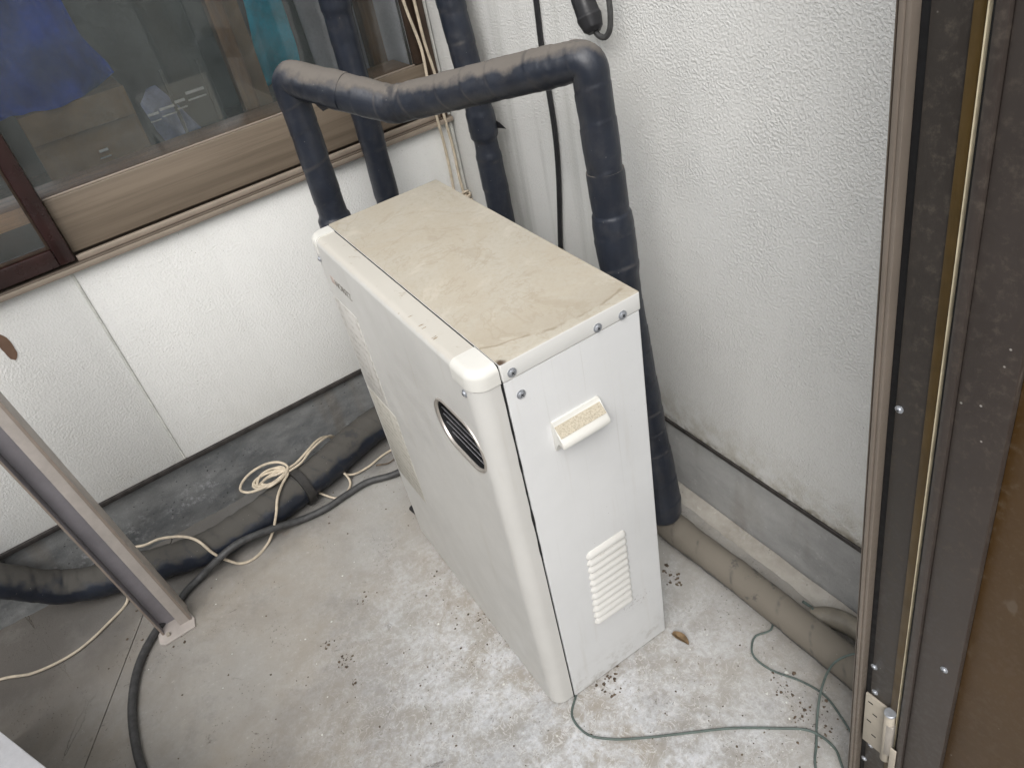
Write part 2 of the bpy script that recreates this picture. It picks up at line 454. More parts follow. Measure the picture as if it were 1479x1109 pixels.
M_leg_shade = mat_rustpaint('leg_paint_shaded', lin(146, 142, 146), 0.35)  # same leg paint, darkened for the shade inside the channel
M_rustedge = mat_rustpaint('rusty_edge', lin(150, 138, 128), 0.7)
M_whitepaint = mat_rustpaint('white_paint', lin(205, 205, 208), 0.6)
M_jamb = mat_speckled('jamb_dark_bronze', lin(56, 51, 47), 0.42, 0.1, 0.5)
M_stile = mat_speckled('stile_dark_bronze', lin(66, 59, 55), 0.38, 0.1, 0.5)
M_amber = mat_speckled('amber_panel', lin(80, 56, 22), 0.42, 0.0, 0.7)
M_gold = simple('gold_strip', lin(84, 66, 32), 0.35, 0.3, 0.12, 30)
M_trim = mat_speckled('trim_bronze', lin(128, 118, 108), 0.4, 0.2, 0.25)
M_pale = simple('pale_edge', lin(222, 210, 180), 0.5)
M_hinge = mat_rustpaint('hinge_galvanised', lin(176, 168, 154), 0.5)
M_roomdark = simple('room_plaster', lin(104, 104, 98), 0.8, 0, 0.2, 4)
M_roomfloor = mat_wood('room_floor_boards', lin(66, 62, 56), lin(52, 48, 43), 0.5)
M_blue = simple('blue_cloth', lin(36, 98, 225), 0.8, 0, 0.25, 9)
M_card = simple('cardboard', lin(150, 122, 88), 0.8, 0, 0.12, 12)
M_teal = simple('teal_cloth', lin(40, 225, 250), 0.7, 0, 0.25, 9)
M_curtain = simple('curtain_pale', lin(232, 230, 232), 0.8, 0, 0.08, 12)
M_post = mat_wood('post_wood', lin(150, 112, 72), lin(118, 86, 54), 0.5, 'z')
M_reflwhite = simple('reflection_white', lin(235, 235, 232), 0.35)
M_plastic = simple('lilac_plastic', lin(190, 198, 228), 0.4)
M_leaf = simple('dry_leaf', lin(168, 142, 108), 0.8, 0, 0.25, 60, 0.0004)
M_dirt = simple('dirt_crumbs', lin(98, 84, 70), 0.9, 0, 0.3, 90)
M_stain = simple('bare_brown_patch', lin(112, 88, 72), 0.8, 0, 0.1, 60)
M_block = simple('block_wall_grey', lin(120, 118, 112), 0.9, 0, 0.15, 8, 0.001)
M_hose = simple('grey_hose', lin(120, 114, 102), 0.6, 0, 0.15, 30)


# ------------------------------------------------------------------ object helpers
def tag(o, label=None, cat=None, group=None, kind=None):
    if label: o['label'] = label
    if cat: o['category'] = cat
    if group: o['group'] = group
    if kind: o['kind'] = kind
    return o


def empty(name, loc, label, cat, group=None, rz=0.0):
    o = bpy.data.objects.new(name, None)
    COL.objects.link(o)
    o.location = loc
    o.rotation_euler = (0, 0, rz)
    o.empty_display_size = 0.05
    return tag(o, label, cat, group)


def link(name, bm, mat, parent=None, local=False, smooth=True, ang=32):
    """world-coordinate bmesh -> object; under a parent the vertices are rewritten in its frame"""
    if parent is not None and not local:
        root = parent
        mw = Matrix.Identity(4)
        chain = []
        while root is not None:
            chain.append(root)
            root = root.parent
        for r_ in reversed(chain):
            mw = mw @ (Matrix.Translation(r_.location) @ r_.rotation_euler.to_matrix().to_4x4())
        bm.transform(mw.inverted())
    bmesh.ops.recalc_face_normals(bm, faces=bm.faces)
    if smooth:
        for f in bm.faces:
            f.smooth = True
        ca = math.radians(ang)
        for e in bm.edges:
            if len(e.link_faces) == 2:
                e.smooth = e.calc_face_angle(0) < ca
    me = bpy.data.meshes.new(name)
    bm.to_mesh(me)
    bm.free()
    me.materials.append(mat)
    o = bpy.data.objects.new(name, me)
    COL.objects.link(o)
    if parent is not None:
        o.parent = parent
    return o


def box(bm, x0, x1, y0, y1, z0, z1, bev=0.0, seg=2, mtx=None):
    t = bmesh.new()
    v = bmesh.ops.create_cube(t, size=1.0)['verts']
    for p in v:
        p.co = Vector(((x0 + x1) / 2 + p.co.x * (x1 - x0), (y0 + y1) / 2 + p.co.y * (y1 - y0),
                       (z0 + z1) / 2 + p.co.z * (z1 - z0)))
    if bev:
        bmesh.ops.bevel(t, geom=list(t.edges), offset=bev, segments=seg, profile=0.5, affect='EDGES')
    if mtx:
        t.transform(mtx)
    join(bm, t)
    return bm


def join(bm, t):
    me = bpy.data.meshes.new('tmp')
    t.to_mesh(me)
    t.free()
    bm.from_mesh(me)
    bpy.data.meshes.remove(me)


def boxo(name, mat, parent, x0, x1, y0, y1, z0, z1, bev=0.001, local=False, seg=2, mtx=None):
    return link(name, box(bmesh.new(), x0, x1, y0, y1, z0, z1, bev, seg, mtx), mat, parent, local)


def prism(poly, a0, a1, axis='z', bev=0.0, seg=2):
    """extrude a 2-D outline; axis = extrusion axis, poly in the two others (in order)"""
    bm = bmesh.new()
    def mk(p, a):
        if axis == 'z': return (p[0], p[1], a)
        if axis == 'x': return (a, p[0], p[1])
        return (p[0], a, p[1])
    v0 = [bm.verts.new(mk(p, a0)) for p in poly]
    v1 = [bm.verts.new(mk(p, a1)) for p in poly]
    n = len(poly)
    f0 = bm.faces.new(v0)
    f1 = bm.faces.new(v1[::-1])
    for i in range(n):
        bm.faces.new((v0[i], v1[i], v1[(i + 1) % n], v0[(i + 1) % n]))
    if bev:
        ed = set(f0.edges) | set(f1.edges)
        bmesh.ops.bevel(bm, geom=list(ed), offset=bev, segments=seg, profile=0.5, affect='EDGES')
    return bm


def spline(pts, step=0.006):
    P = [Vector(p) for p in pts]
    if len(P) == 2:
        n = max(2, int((P[1] - P[0]).length / step))
        return [P[0].lerp(P[1], i / n) for i in range(n + 1)]
    P = [P[0] * 2 - P[1]] + P + [P[-1] * 2 - P[-2]]
    out = []
    for i in range(1, len(P) - 2):
        p0, p1, p2, p3 = P[i - 1:i + 3]
        # centripetal Catmull-Rom
        t0 = 0
        t1 = t0 + max(1e-6, (p1 - p0).length) ** .5
        t2 = t1 + max(1e-6, (p2 - p1).length) ** .5
        t3 = t2 + max(1e-6, (p3 - p2).length) ** .5
        n = max(2, int((p2 - p1).length / step))
        for k in range(n):
            t = t1 + (t2 - t1) * k / n
            a1 = p0 * ((t1 - t) / (t1 - t0)) + p1 * ((t - t0) / (t1 - t0))
            a2 = p1 * ((t2 - t) / (t2 - t1)) + p2 * ((t - t1) / (t2 - t1))
            a3 = p2 * ((t3 - t) / (t3 - t2)) + p3 * ((t - t2) / (t3 - t2))
            b1 = a1 * ((t2 - t) / (t2 - t0)) + a2 * ((t - t0) / (t2 - t0))
            b2 = a2 * ((t3 - t) / (t3 - t1)) + a3 * ((t - t1) / (t3 - t1))
            out.append(b1 * ((t2 - t) / (t2 - t1)) + b2 * ((t - t1) / (t2 - t1)))
    out.append(P[-2])
    return out


def fillet(pts, rad, n=8):
    """polyline with rounded corners"""
    P = [Vector(p) for p in pts]
    out = [P[0]]
    for i in range(1, len(P) - 1):
        r = rad[i] if isinstance(rad, (list, tuple)) else rad
        a, b, c = P[i - 1], P[i], P[i + 1]
        da, dc = (a - b).normalized(), (c - b).normalized()
        r = min(r, (a - b).length * 0.45, (c - b).length * 0.45)
        s, e = b + da * r, b + dc * r
        for k in range(n + 1):
            t = k / n
            out.append(s * (1 - t) ** 2 + b * 2 * t * (1 - t) + e * t * t)
    out.append(P[-1])
    return out


def densify(pts, step):
    out = []
    for a, b in zip(pts, pts[1:]):
        n = max(1, int(round((b - a).length / step)))
        for k in range(n):
            out.append(a.lerp(b, k / n))
    out.append(pts[-1])
    return out


def tube(path, rad, segs=10, cap=True, bm=None):
    """rad: number or f(s, theta) -> radius"""
    bm = bm or bmesh.new()
    f = rad if callable(rad) else (lambda s, th: rad)
    lay = bm.verts.layers.float.new('lap') if hasattr(f, 'lap') else None
    n = len(path)
    tang = []
    for i in range(n):
        d = path[min(n - 1, i + 1)] - path[max(0, i - 1)]
        tang.append(d.normalized() if d.length > 1e-9 else Vector((0, 0, 1)))
    ref = Vector((0, 0, 1)) if abs(tang[0].z) < 0.9 else Vector((0, 1, 0))
    u = tang[0].cross(ref).normalized()
    rings = []
    s = 0
    for i in range(n):
        if i:
            s += (path[i] - path[i - 1]).length
            u = (u - tang[i] * u.dot(tang[i])).normalized()
        w = tang[i].cross(u)
        ring = []
        for k in range(segs):
            th = 2 * math.pi * k / segs
            r = f(s, th)
            v = bm.verts.new(path[i] + (u * math.cos(th) + w * math.sin(th)) * r)
            if lay is not None: v[lay] = f.lap(s, th)
            ring.append(v)
        rings.append(ring)
    for a, b in zip(rings, rings[1:]):
        for k in range(segs):
            bm.faces.new((a[k], a[(k + 1) % segs], b[(k + 1) % segs], b[k]))
    if cap:
        bm.faces.new(rings[0][::-1])
        bm.faces.new(rings[-1])
    return bm


def wrapped(r0, pitch=0.05, stp=0.0011, tilt=0.010, seed=0.0, rough=0.0012, rfun=None, bends=()):
    """radius of tape-wound lagging: overlapping laps and soft wrinkles"""
    def f(s, th):
        base = rfun(s) if rfun else r0
        q = (s + tilt * math.cos(th + seed)) / pitch
        q += 0.18 * math.sin(q * 1.7 + seed)
        lap = (q % 1.0)
        lap = (1 - lap) * stp
        w = noise.noise(Vector((math.cos(th) * 1.6 + seed * 7, math.sin(th) * 1.6, s * 22))) * rough
        w += noise.noise(Vector((math.cos(th) * 4 + seed * 3, math.sin(th) * 4, s * 55))) * rough * 0.5
        for b_ in bends:     # gathered folds of tape at an elbow
            k = math.exp(-((s - b_) / 0.035) ** 2)
            if k > .02:
                w += k * 0.0014 * noise.noise(Vector((math.cos(th) * 1.2, math.sin(th) * 1.2 + seed, s * 120)))
        return base + lap + w
    def lapf(s, th):
        q = (s + tilt * math.cos(th + seed)) / pitch
        q += 0.18 * math.sin(q * 1.7 + seed)
        d_ = min(q % 1.0, 1 - q % 1.0) * pitch
        return max(0.0, 1 - d_ / 0.0035)
    f.lap = lapf
    return f


def interp(tab):
    def f(s):
        if s <= tab[0][0]: return tab[0][1]
        for (a, ra), (b, rb) in zip(tab, tab[1:]):
            if s <= b:
                t = (s - a) / (b - a)
                t = t * t * (3 - 2 * t)
                return ra + (rb - ra) * t
        return tab[-1][1]
    return f


def plen(p):
    return sum((b - a).length for a, b in zip(p, p[1:]))


# ================================================================== SETTING
HB = 0.2055            # height of the foundation under the render

# --- floor: two concrete pours meeting at a narrow joint
def slab(name, pts):
    bm = prism(pts, -0.12, 0.0, 'z')
    return tag(link(name, bm, M_floor, smooth=False), kind='structure')

j0, j1 = (-1.066, 0.0), (-3.5, -4.036)
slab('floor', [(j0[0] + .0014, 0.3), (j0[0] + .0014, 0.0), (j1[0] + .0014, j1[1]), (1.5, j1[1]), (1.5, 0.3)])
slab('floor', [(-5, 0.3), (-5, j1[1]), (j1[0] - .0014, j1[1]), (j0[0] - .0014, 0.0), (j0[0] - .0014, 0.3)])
tag(boxo('ground', M_block, None, -60, 60, -60, 60, -0.3, -0.125, 0), kind='structure')

# --- window wall (facing the viewer, y = 0)
wa = empty('window_wall', (-1.5, 0, 0), 'smooth white rendered house wall below the brown window, on a dark stained foundation', 'wall')
JX = -0.937
boxo('wall_panel', M_wallA, wa, -4.0, JX - .0022, 0.0, 0.10, HB, 0.752, 0.0025)
boxo('wall_panel', M_wallA, wa, JX + .0022, -0.003, 0.0, 0.10, HB, 0.752, 0.0025)
boxo('upper_wall', M_wallA, wa, -4.0, -0.003, 0.0, 0.10, 2.15, 2.9, 0.0025)
boxo('side_wall', M_wallA, wa, -4.0, -2.62, 0.0, 0.10, 0.753, 2.149, 0.0025)
bm = tube(densify([Vector((JX, 0.0008, HB + .002)), Vector((JX, 0.0008, 0.751))], 0.02), 0.0026, 8)
link('joint_bead', bm, M_caulk, wa)
boxo('corner_bead', M_caulk, wa, -0.012, -0.003, -0.004, 0.0, HB, 2.9, 0.0012)
# drip flashing under the render
boxo('drip_flashing', M_flash, wa, -4.0, -0.014, -0.004, 0.05, HB - .013, HB - .0005, 0.0015)
# foundation with an uneven face
def found(name, x0, x1, y, z1, mat, parent, axis, amp=0.004, toe=0.0):
    bm = bmesh.new()
    nx, nz = int((x1 - x0) / 0.012), int(z1 / 0.012)
    g = []
    for i in range(nx + 1):
        col = []
        for k in range(nz + 1):
            a = x0 + (x1 - x0) * i / nx
            z = z1 * k / nz
            o = amp * noise.noise(Vector((a * 9, z * 9, 3.3))) + amp * 0.6 * noise.noise(Vector((a * 45, z * 45, 1.3)))
            o += toe * max(0, 1 - z / 0.05) ** 2
            off = y - o if axis == 'x' else y - o
            col.append(bm.verts.new((a, off, z) if axis == 'x' else (off, a, z)))
        g.append(col)
    for i in range(nx):
        for k in range(nz):
            bm.faces.new((g[i][k], g[i + 1][k], g[i + 1][k + 1], g[i][k + 1]))
    # back side closes it to a real block
    ext = bmesh.ops.extrude_face_region(bm, geom=list(bm.faces))
    vs = [v for v in ext['geom'] if isinstance(v, bmesh.types.BMVert)]
    for v in vs:
        if axis == 'x': v.co.y = y + 0.12
        else: v.co.x = y + 0.12
    return link(name, bm, mat, parent, ang=60)
found('foundation', -3.2, -0.006, 0.012, HB - .014, M_foundA, wa, 'x', 0.005)

# --- side wall (x = 0)
wb = empty('side_wall', (0, -0.9, 0), 'coarse textured white rendered wall behind the heater, right of the corner', 'wall')
boxo('wall_panel', M_wallB, wb, 0.0, 0.10, -1.9, 0.10, HB, 2.9, 0.002)
boxo('drip_flashing', M_flash, wb, -0.003, 0.05, -1.9, -0.006, HB - .010, HB - .0005, 0.0015)
found('foundation', -1.9, -0.004, 0.008, HB - .011, M_foundB, wb, 'y', 0.002)
# sloped strip of light mortar at the foot of the foundation
def toe_strip():
    bm = bmesh.new()
    n = 130
    rows = []
    for i in range(n + 1):
        y = -1.9 + 1.88 * i / n
        w = 0.030 + 0.010 * noise.noise(Vector((y * 7, 0, 0))) + 0.004 * noise.noise(Vector((y * 40, 0, 0)))
        hgt = 0.014 + 0.004 * noise.noise(Vector((y * 12, 4, 0)))
        rows.append([bm.verts.new((0.004, y, hgt)), bm.verts.new((-w * .5, y, hgt * .62)), bm.verts.new((-w, y, 0.0005)), bm.verts.new((0.004, y, -0.01))])
    for a, b in zip(rows, rows[1:]):
        for k in range(3):
            bm.faces.new((a[k], b[k], b[k + 1], a[k + 1]))
        bm.faces.new((a[3], b[3], b[0], a[0]))
    bm.faces.new(rows[0]); bm.faces.new(rows[-1][::-1])
    link('mortar_fillet', bm, M_mortar, wb, ang=60)
toe_strip()

# --- block wall added out of view on the left to shade that side
bw = empty('shade_wall', (-2.15, -1.2, 0), 'grey block wall added out of view to shade the left side', 'wall')
k = 0
for row in range(8):
    for c in range(8):
        y0 = -3.2 + c * 0.40 + (0.2 if row % 2 else 0)
        if y0 > -0.95: continue
        boxo('block', M_block, bw, -2.15, -2.03, y0 + .004, y0 + .396, row * .196 + .004, row * .196 + .192, 0.004, seg=1)
boxo('mortar', M_mortar, bw, -2.14, -2.04, -3.2, -0.62, 0.001, 1.56, 0.0)

# ================================================================== WINDOW
win = empty('sliding_window', (-1.2, 0.0, 0.755), 'brown framed sliding window with dusty glass above the white wall', 'window')
XL = -2.6
# sill and tracks
boxo('sill', M_trackdark, win, XL, -0.004, -0.010, 0.11, 0.7535, 0.7640, 0.0015)
boxo('sill_lip', M_track, win, XL, -0.004, -0.016, -0.0105, 0.7500, 0.7610, 0.0012)
boxo('track', M_track, win, -0.913, -0.03, -0.004, 0.006, 0.7645, 0.7770, 0.002)
boxo('track', M_trackdark, win, XL, -0.03, 0.034, 0.038, 0.7645, 0.7790, 0.001)
boxo('frame_bottom', M_bronze, win, XL, -0.032, 0.0385, 0.108, 0.7645, 0.8600, 0.001)
boxo('frame_head', M_bronze, win, XL, -0.004, -0.010, 0.11, 2.10, 2.149, 0.002)
# right jamb, next to the wall corner
boxo('jamb', M_bronze, win, -0.030, -0.014, -0.012, 0.10, 0.7645, 2.0995, 0.002)
boxo('jamb_lip', M_black, win, -0.0138, -0.0125, -0.004, 0.09, 0.7645, 2.0995, 0.0)
# rear sash (right hand pane)
rs = [-0.915, -0.0305]
boxo('sash_rail', M_sash, win, rs[0], rs[1], 0.012, 0.032, 0.7795, 0.8940, 0.0025)
boxo('sash_rail', M_sash, win, rs[0], rs[1], 0.012, 0.032, 2.04, 2.0975, 0.0025)
boxo('sash_stile', M_bronze, win, -0.058, rs[1], 0.0110, 0.0325, 0.8945, 2.0395, 0.0025)
boxo('sash_stile', M_trackdark, win, -0.945, -0.9155, 0.014, 0.032, 0.7795, 2.09, 0.0025)
boxo('rail_bead', M_track, win, rs[0], -0.0585, 0.0130, 0.0165, 0.8942, 0.8985, 0.001)
boxo('glass_pane', M_glass, win, -0.9150, -0.0585, 0.0200, 0.0235, 0.8945, 2.0395, 0.0)
# front sash (left), dark red
boxo('sash_stile', M_red, win, -0.9470, -0.9155, -0.009, 0.0115, 0.7705, 2.0995, 0.0035)
boxo('sash_rail', M_red, win, XL, -0.9472, -0.009, 0.0115, 0.7705, 0.8085, 0.003)
boxo('rail_bead', M_bronze, win, XL, -0.9525, -0.004, 0.006, 0.8087, 0.8155, 0.001)
boxo('stile_bead', M_bronze, win, -0.9524, -0.9472, -0.004, 0.006, 0.8087, 2.0995, 0.001)
boxo('glass_pane', M_glass, win, XL, -0.9526, 0.0000, 0.0030, 0.8160, 2.0995, 0.0)
# wooden board inside
boxo('inner_sill', M_innersill, win, XL, -0.0595, 0.026, 0.128, 0.8605, 0.8950, 0.002)

# --- the room behind the glass
room = bmesh.new()  # back wall gets an opening added to let light into the room
box(room, XL - .4, 0.9, 2.2, 2.3, 0.2, 1.0)
box(room, XL - .4, 0.9, 2.2, 2.3, 2.3, 2.6)
box(room, XL - .4, -2.2, 2.2, 2.3, 1.0, 2.3)
box(room, 0.5, 0.9, 2.2, 2.3, 1.0, 2.3)
box(room, XL - .5, XL - .4, 0.101, 2.2, 0.2, 2.6)
box(room, 0.9, 1.0, 0.101, 2.2, 0.2, 2.6)
tag(link('room_wall', room, M_roomdark, smooth=False), kind='structure')
tag(boxo('room_floor', M_roomfloor, None, XL - .4, 0.9, 0.14, 2.2, 0.35, 0.40, 0), kind='structure')
tag(boxo('room_ceiling', M_roomdark, None, XL - .5, 1.0, 0.101, 2.3, 2.6, 2.65, 0), kind='structure')

# hanging cloth as a folded sheet with thickness
def cloth(name, outline, y, mat, amp, freq, thick, parent=None, seed=0.0, res=26):
    """outline: rows (z, xleft, xright) from top to bottom"""
    bm = bmesh.new()
    g = []
    zs = [o[0] for o in outline]
    for i in range(res + 1):
        z = zs[0] + (zs[-1] - zs[0]) * i / res
        xl = xr = None
        for a, b in zip(outline, outline[1:]):
            if a[0] >= z >= b[0] - 1e-9:
                t = (a[0] - z) / (a[0] - b[0])
                xl = a[1] + (b[1] - a[1]) * t
                xr = a[2] + (b[2] - a[2]) * t
                break
        row = []
        for k in range(41):
            x = xl + (xr - xl) * k / 40
            yy = y + amp * math.sin(x * freq + seed + 3 * noise.noise(Vector((x * 6, z * 3, seed)))) \
                + amp * .8 * noise.noise(Vector((x * 22, z * 12, seed)))
            row.append(bm.verts.new((x, yy, z + .006 * noise.noise(Vector((x * 30, z * 3, 2))))))
        g.append(row)
    for i in range(res):
        for k in range(40):
            bm.faces.new((g[i][k], g[i][k + 1], g[i + 1][k + 1], g[i + 1][k]))
    bmesh.ops.solidify(bm, geom=list(bm.faces), thickness=thick)
    return link(name, bm, mat, parent, ang=70)

o = cloth('blue_cloth', [(1.75, -0.95, -0.70), (1.179, -1.02, -0.69), (1.10, -1.03, -0.684), (1.047, -1.02, -0.66), (1.004, -0.98, -0.653), (0.992, -0.93, -0.70)], 0.33, M_blue, 0.028, 34, 0.006, seed=1.0)
tag(o, 'crumpled blue cloth hanging behind the window at upper left', 'cloth')
cb = empty('cardboard_box', (-0.765, 0.42, 0.40), 'plain brown cardboard box below the blue cloth inside the window', 'box')
boxo('box_body', M_card, cb, -0.885, -0.648, 0.335, 0.56, 0.40, 0.985, 0.004)
boxo('box_flap', M_card, cb, -0.883, -0.650, 0.316, 0.332, 0.925, 0.990, 0.002)
o = cloth('teal_bag', [(1.30, -0.30, -0.20), (1.06, -0.315, -0.222), (0.96, -0.330, -0.222), (0.885, -0.345, -0.228)], 0.34, M_teal, 0.012, 55, 0.02, seed=4.0)
tag(o, 'bright teal cloth bag behind the glass left of the black pipes', 'bag')
o = cloth('pale_curtain', [(2.05, -0.215, 0.05), (0.82, -0.200, 0.06)], 0.30, M_curtain, 0.010, 70, 0.003, seed=2.0)
tag(o, 'pale grey curtain behind the right end of the window', 'curtain')
o = boxo('wooden_post', M_post, None, -0.425, -0.388, 0.22, 0.26, 0.40, 2.4, 0.003)
tag(o, 'brown wooden post behind the glass left of the teal bag', 'post')
o = boxo('wooden_post', M_post, None, -0.090, -0.050, 0.18, 0.22, 0.40, 2.4, 0.003)  # built in the room in place of a post mirrored in the glass
tag(o, 'dark wooden post added behind the glass for a reflected one, right of the rear black riser', 'post')
o = boxo('wooden_board', M_card, None, -0.384, -0.330, 0.32, 0.335, 0.40, 1.9, 0.002)
tag(o, 'pale wooden board leaning beside the post behind the glass', 'board')
rk = empty('reflection_bars', (-0.55, 0.34, 0.40), 'rack bars, thin and white, added inside the window for mirrored outdoor slats', 'reflection')  # white bars in the room in place of reflections in the glass
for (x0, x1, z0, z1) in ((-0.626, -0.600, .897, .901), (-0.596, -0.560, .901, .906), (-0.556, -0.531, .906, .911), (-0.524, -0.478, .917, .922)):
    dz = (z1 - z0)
    boxo('bar', M_reflwhite, rk, x0, x1, 0.335, 0.342, z0 + .006, z0 + .012, 0.001)
    boxo('bar', M_reflwhite, rk, x0, x1, 0.335, 0.342, z0 - .009, z0 - .006, 0.001)
boxo('bar', M_reflwhite, rk, -0.763, -0.742, 0.325, 0.330, .866, .872, 0.001)
boxo('bar', M_reflwhite, rk, -0.768, -0.742, 0.325, 0.330, .852, .855, 0.001)
boxo('bar_post', M_roomdark, rk, -0.560, -0.552, 0.345, 0.352, .40, .99, 0.001)
boxo('bar_post', M_roomdark, rk, -0.470, -0.462, 0.345, 0.352, .40, .99, 0.001)
o = cloth('plastic_bag', [(0.955, -0.60, -0.575), (0.93, -0.63, -0.56), (0.86, -0.62, -0.53), (0.80, -0.60, -0.50)], 0.37, M_plastic, 0.014, 60, 0.01, seed=6.0)
tag(o, 'crumpled lilac plastic bag behind the white rack bars added inside the window', 'bag')
o = boxo('cabinet', M_roomdark, None, -0.64, -0.34, 0.9, 1.25, 0.40, 1.35, 0.006)
tag(o, 'dark cabinet standing deep inside the room behind the window', 'cabinet')

# brown bare patch in the render at far left
def patch():
    bm = bmesh.new()
    c = bm.verts.new((-1.115, -0.0012, 0.655))
    vs = []
    for i in range(22):
        a = i / 22 * 2 * math.pi
        r = 1 + 0.16 * noise.noise(Vector((math.cos(a) * 2, math.sin(a) * 2, 9)))
        vs.append(bm.verts.new((-1.115 + 0.011 * r * math.cos(a), -0.0012, 0.655 + 0.033 * r * math.sin(a))))
    for i in range(22):
        bm.faces.new((c, vs[i], vs[(i + 1) % 22]))
    ext = bmesh.ops.extrude_face_region(bm, geom=list(bm.faces))
    for v in ext['geom']:
        if isinstance(v, bmesh.types.BMVert): v.co.y += 0.004
    link('bare_patch', bm, M_stain, wa)
patch()

# ================================================================== HEATER
HZ, HW, HD, DF = 0.81, 0.5944, 0.2294, 0.0415
un = empty('water_heater', (-0.5206, -1.0201, 0), 'large cream metal boxed water heater with dusty top standing on the concrete floor', 'water heater', rz=-0.0246)

def ub(name, mat, *a, bev=0.001, parent=un, seg=2, mtx=None):
    return boxo(name, mat, parent, *a, bev=bev, local=True, seg=seg, mtx=mtx)

ub('side_panel', M_cream, 0.0008, HD, 0, HW, 0.004, 0.7800, bev=0.0035, seg=3)
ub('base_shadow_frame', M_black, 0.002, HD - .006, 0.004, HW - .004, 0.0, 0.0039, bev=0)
ub('inner_case', M_black, -0.0022, 0.0007, 0.003, HW - .003, 0.004, 0.808, bev=0)
# lid with folded lip
lid = bmesh.new()
box(lid, 0.0008, HD + .0012, -0.0014, HW + .0014, 0.7795, HZ, 0.0028, 3)
for v in lid.verts:       # slightly dished sheet metal
    if v.co.z > HZ - .001:
        a = (v.co.x / HD) * 2 - 1; b = (v.co.y / HW) * 2 - 1
        v.co.z += 0.0
link('top_panel', lid, M_top, un, local=True)

# front panel: rounded vertical edges, rounded top; vent hole cut out
def front_outline(o=0.0, r0=0.025, r1=0.026, u1=-0.0024):
    pts = []
    u0 = -DF - o
    pts.append((u1, -o))
    for i in range(11):
        a = math.pi / 2 * i / 10
        pts.append((u0 + r0 - r0 * math.sin(a), -o + r0 - r0 * math.cos(a)))
    for i in range(9):
        a = math.pi / 2 * i / 8
        pts.append((u0 + r1 - r1 * math.cos(a), HW + o - r1 + r1 * math.sin(a)))
    pts.append((u1, HW + o))
    return pts

fp = bmesh.new()
rows_ = []
for k in range(0, 6):
    a = math.pi / 2 * k / 5
    rows_.append((-.0090 * (1 - math.sin(a)), 0.003 + .0090 * (1 - math.cos(a))))
rows_.append((0.0, HZ - .0120))
for k in range(1, 7):
    a = math.pi / 2 * k / 6
    rows_.append((-.0120 * (1 - math.cos(a)), HZ - .0120 + .0120 * math.sin(a)))
RR = [[fp.verts.new((x, y, z)) for x, y in front_outline(o, 0.025 + o, 0.026 + o)] for o, z in rows_]
for a, b in zip(RR, RR[1:]):
    for q in range(len(a)):
        fp.faces.new((a[q], a[(q + 1) % len(a)], b[(q + 1) % len(a)], b[q]))
fp.faces.new(RR[0][::-1])
fp.faces.new(RR[-1])
front = link('front_panel', fp, M_front, un, local=True, ang=25)

GV, GZ, GW, GH = 0.0955, 0.652, 0.146, 0.092
def stadium(w, h, n=14, p=1.0):
    pts = []
    r = h / 2
    c = w / 2 - r
    for i in range(n + 1):
        a = -math.pi / 2 + math.pi * i / n
        pts.append((GV + c + r * math.cos(a), GZ + r * math.sin(a)))
    for i in range(n + 1):
        a = math.pi / 2 + math.pi * i / n
        pts.append((GV - c + r * math.cos(a), GZ + r * math.sin(a)))
    return pts
cutter = link('cutter', prism(stadium(GW, GH), -0.08, -0.010, 'x'), M_black, un, local=True)
md = front.modifiers.new('vent', 'BOOLEAN')
md.operation = 'DIFFERENCE'
md.object = cutter
md.solver = 'EXACT'
dg = bpy.context.evaluated_depsgraph_get()
me2 = bpy.data.meshes.new_from_object(front.evaluated_get(dg))
front.modifiers.remove(md)
front.data = me2
bmx = bmesh.new(); bmx.from_mesh(me2)
for e in bmx.edges:
    if len(e.link_faces) == 2: e.smooth = e.calc_face_angle(0) < R(25)
bmx.to_mesh(me2); bmx.free()
if len(front.data.materials) == 0: front.data.materials.append(M_front)
for p_ in front.data.polygons: p_.material_index = 0
bpy.data.objects.remove(cutter, do_unlink=True)

# exhaust vent
vent = link('exhaust_vent', prism(stadium(GW - .001, GH - .001), -0.0125, -0.0105, 'x'), M_black, un, local=True)
def ring(prof):
    """sweep a section (outline offset, u) round the vent outline"""
    bm = bmesh.new()
    n = len(stadium(GW, GH))
    sect = [[bm.verts.new((u, *stadium(GW + o, GH + o)[i])) for o, u in prof] for i in range(n)]
    for i in range(n):
        a, b = sect[i], sect[(i + 1) % n]
        for k in range(len(prof) - 1):
            bm.faces.new((a[k], b[k], b[k + 1], a[k + 1]))
    return bm
link('rim', ring([(.0025, -DF + .001), (.0020, -DF - .0014), (-.0005, -DF - .0024), (-.0050, -DF - .0022), (-.0085, -DF - .0008), (-.0095, -DF + .0022)]), M_chrome, vent, local=True, ang=70)
link('liner', ring([(-.0090, -DF + .0015), (-.0092, -.013)]), M_black, vent, local=True, ang=70)
for i in range(6):
    z = GZ - 0.033 + i * 0.0135
    hh = GH / 2 - .0055
    dz = z - GZ
    half = GW / 2 - GH / 2 + math.sqrt(max(0, hh * hh - dz * dz)) - .001
    t = box(bmesh.new(), -0.0032, 0.0032, GV - half, GV + half, -0.0005, 0.0005, 0.0003, 1)
    t.transform(Matrix.Translation((-0.0330, 0, z)) @ Matrix.Rotation(R(52), 4, 'Y'))
    link('slat', t, M_slat, vent, local=True)

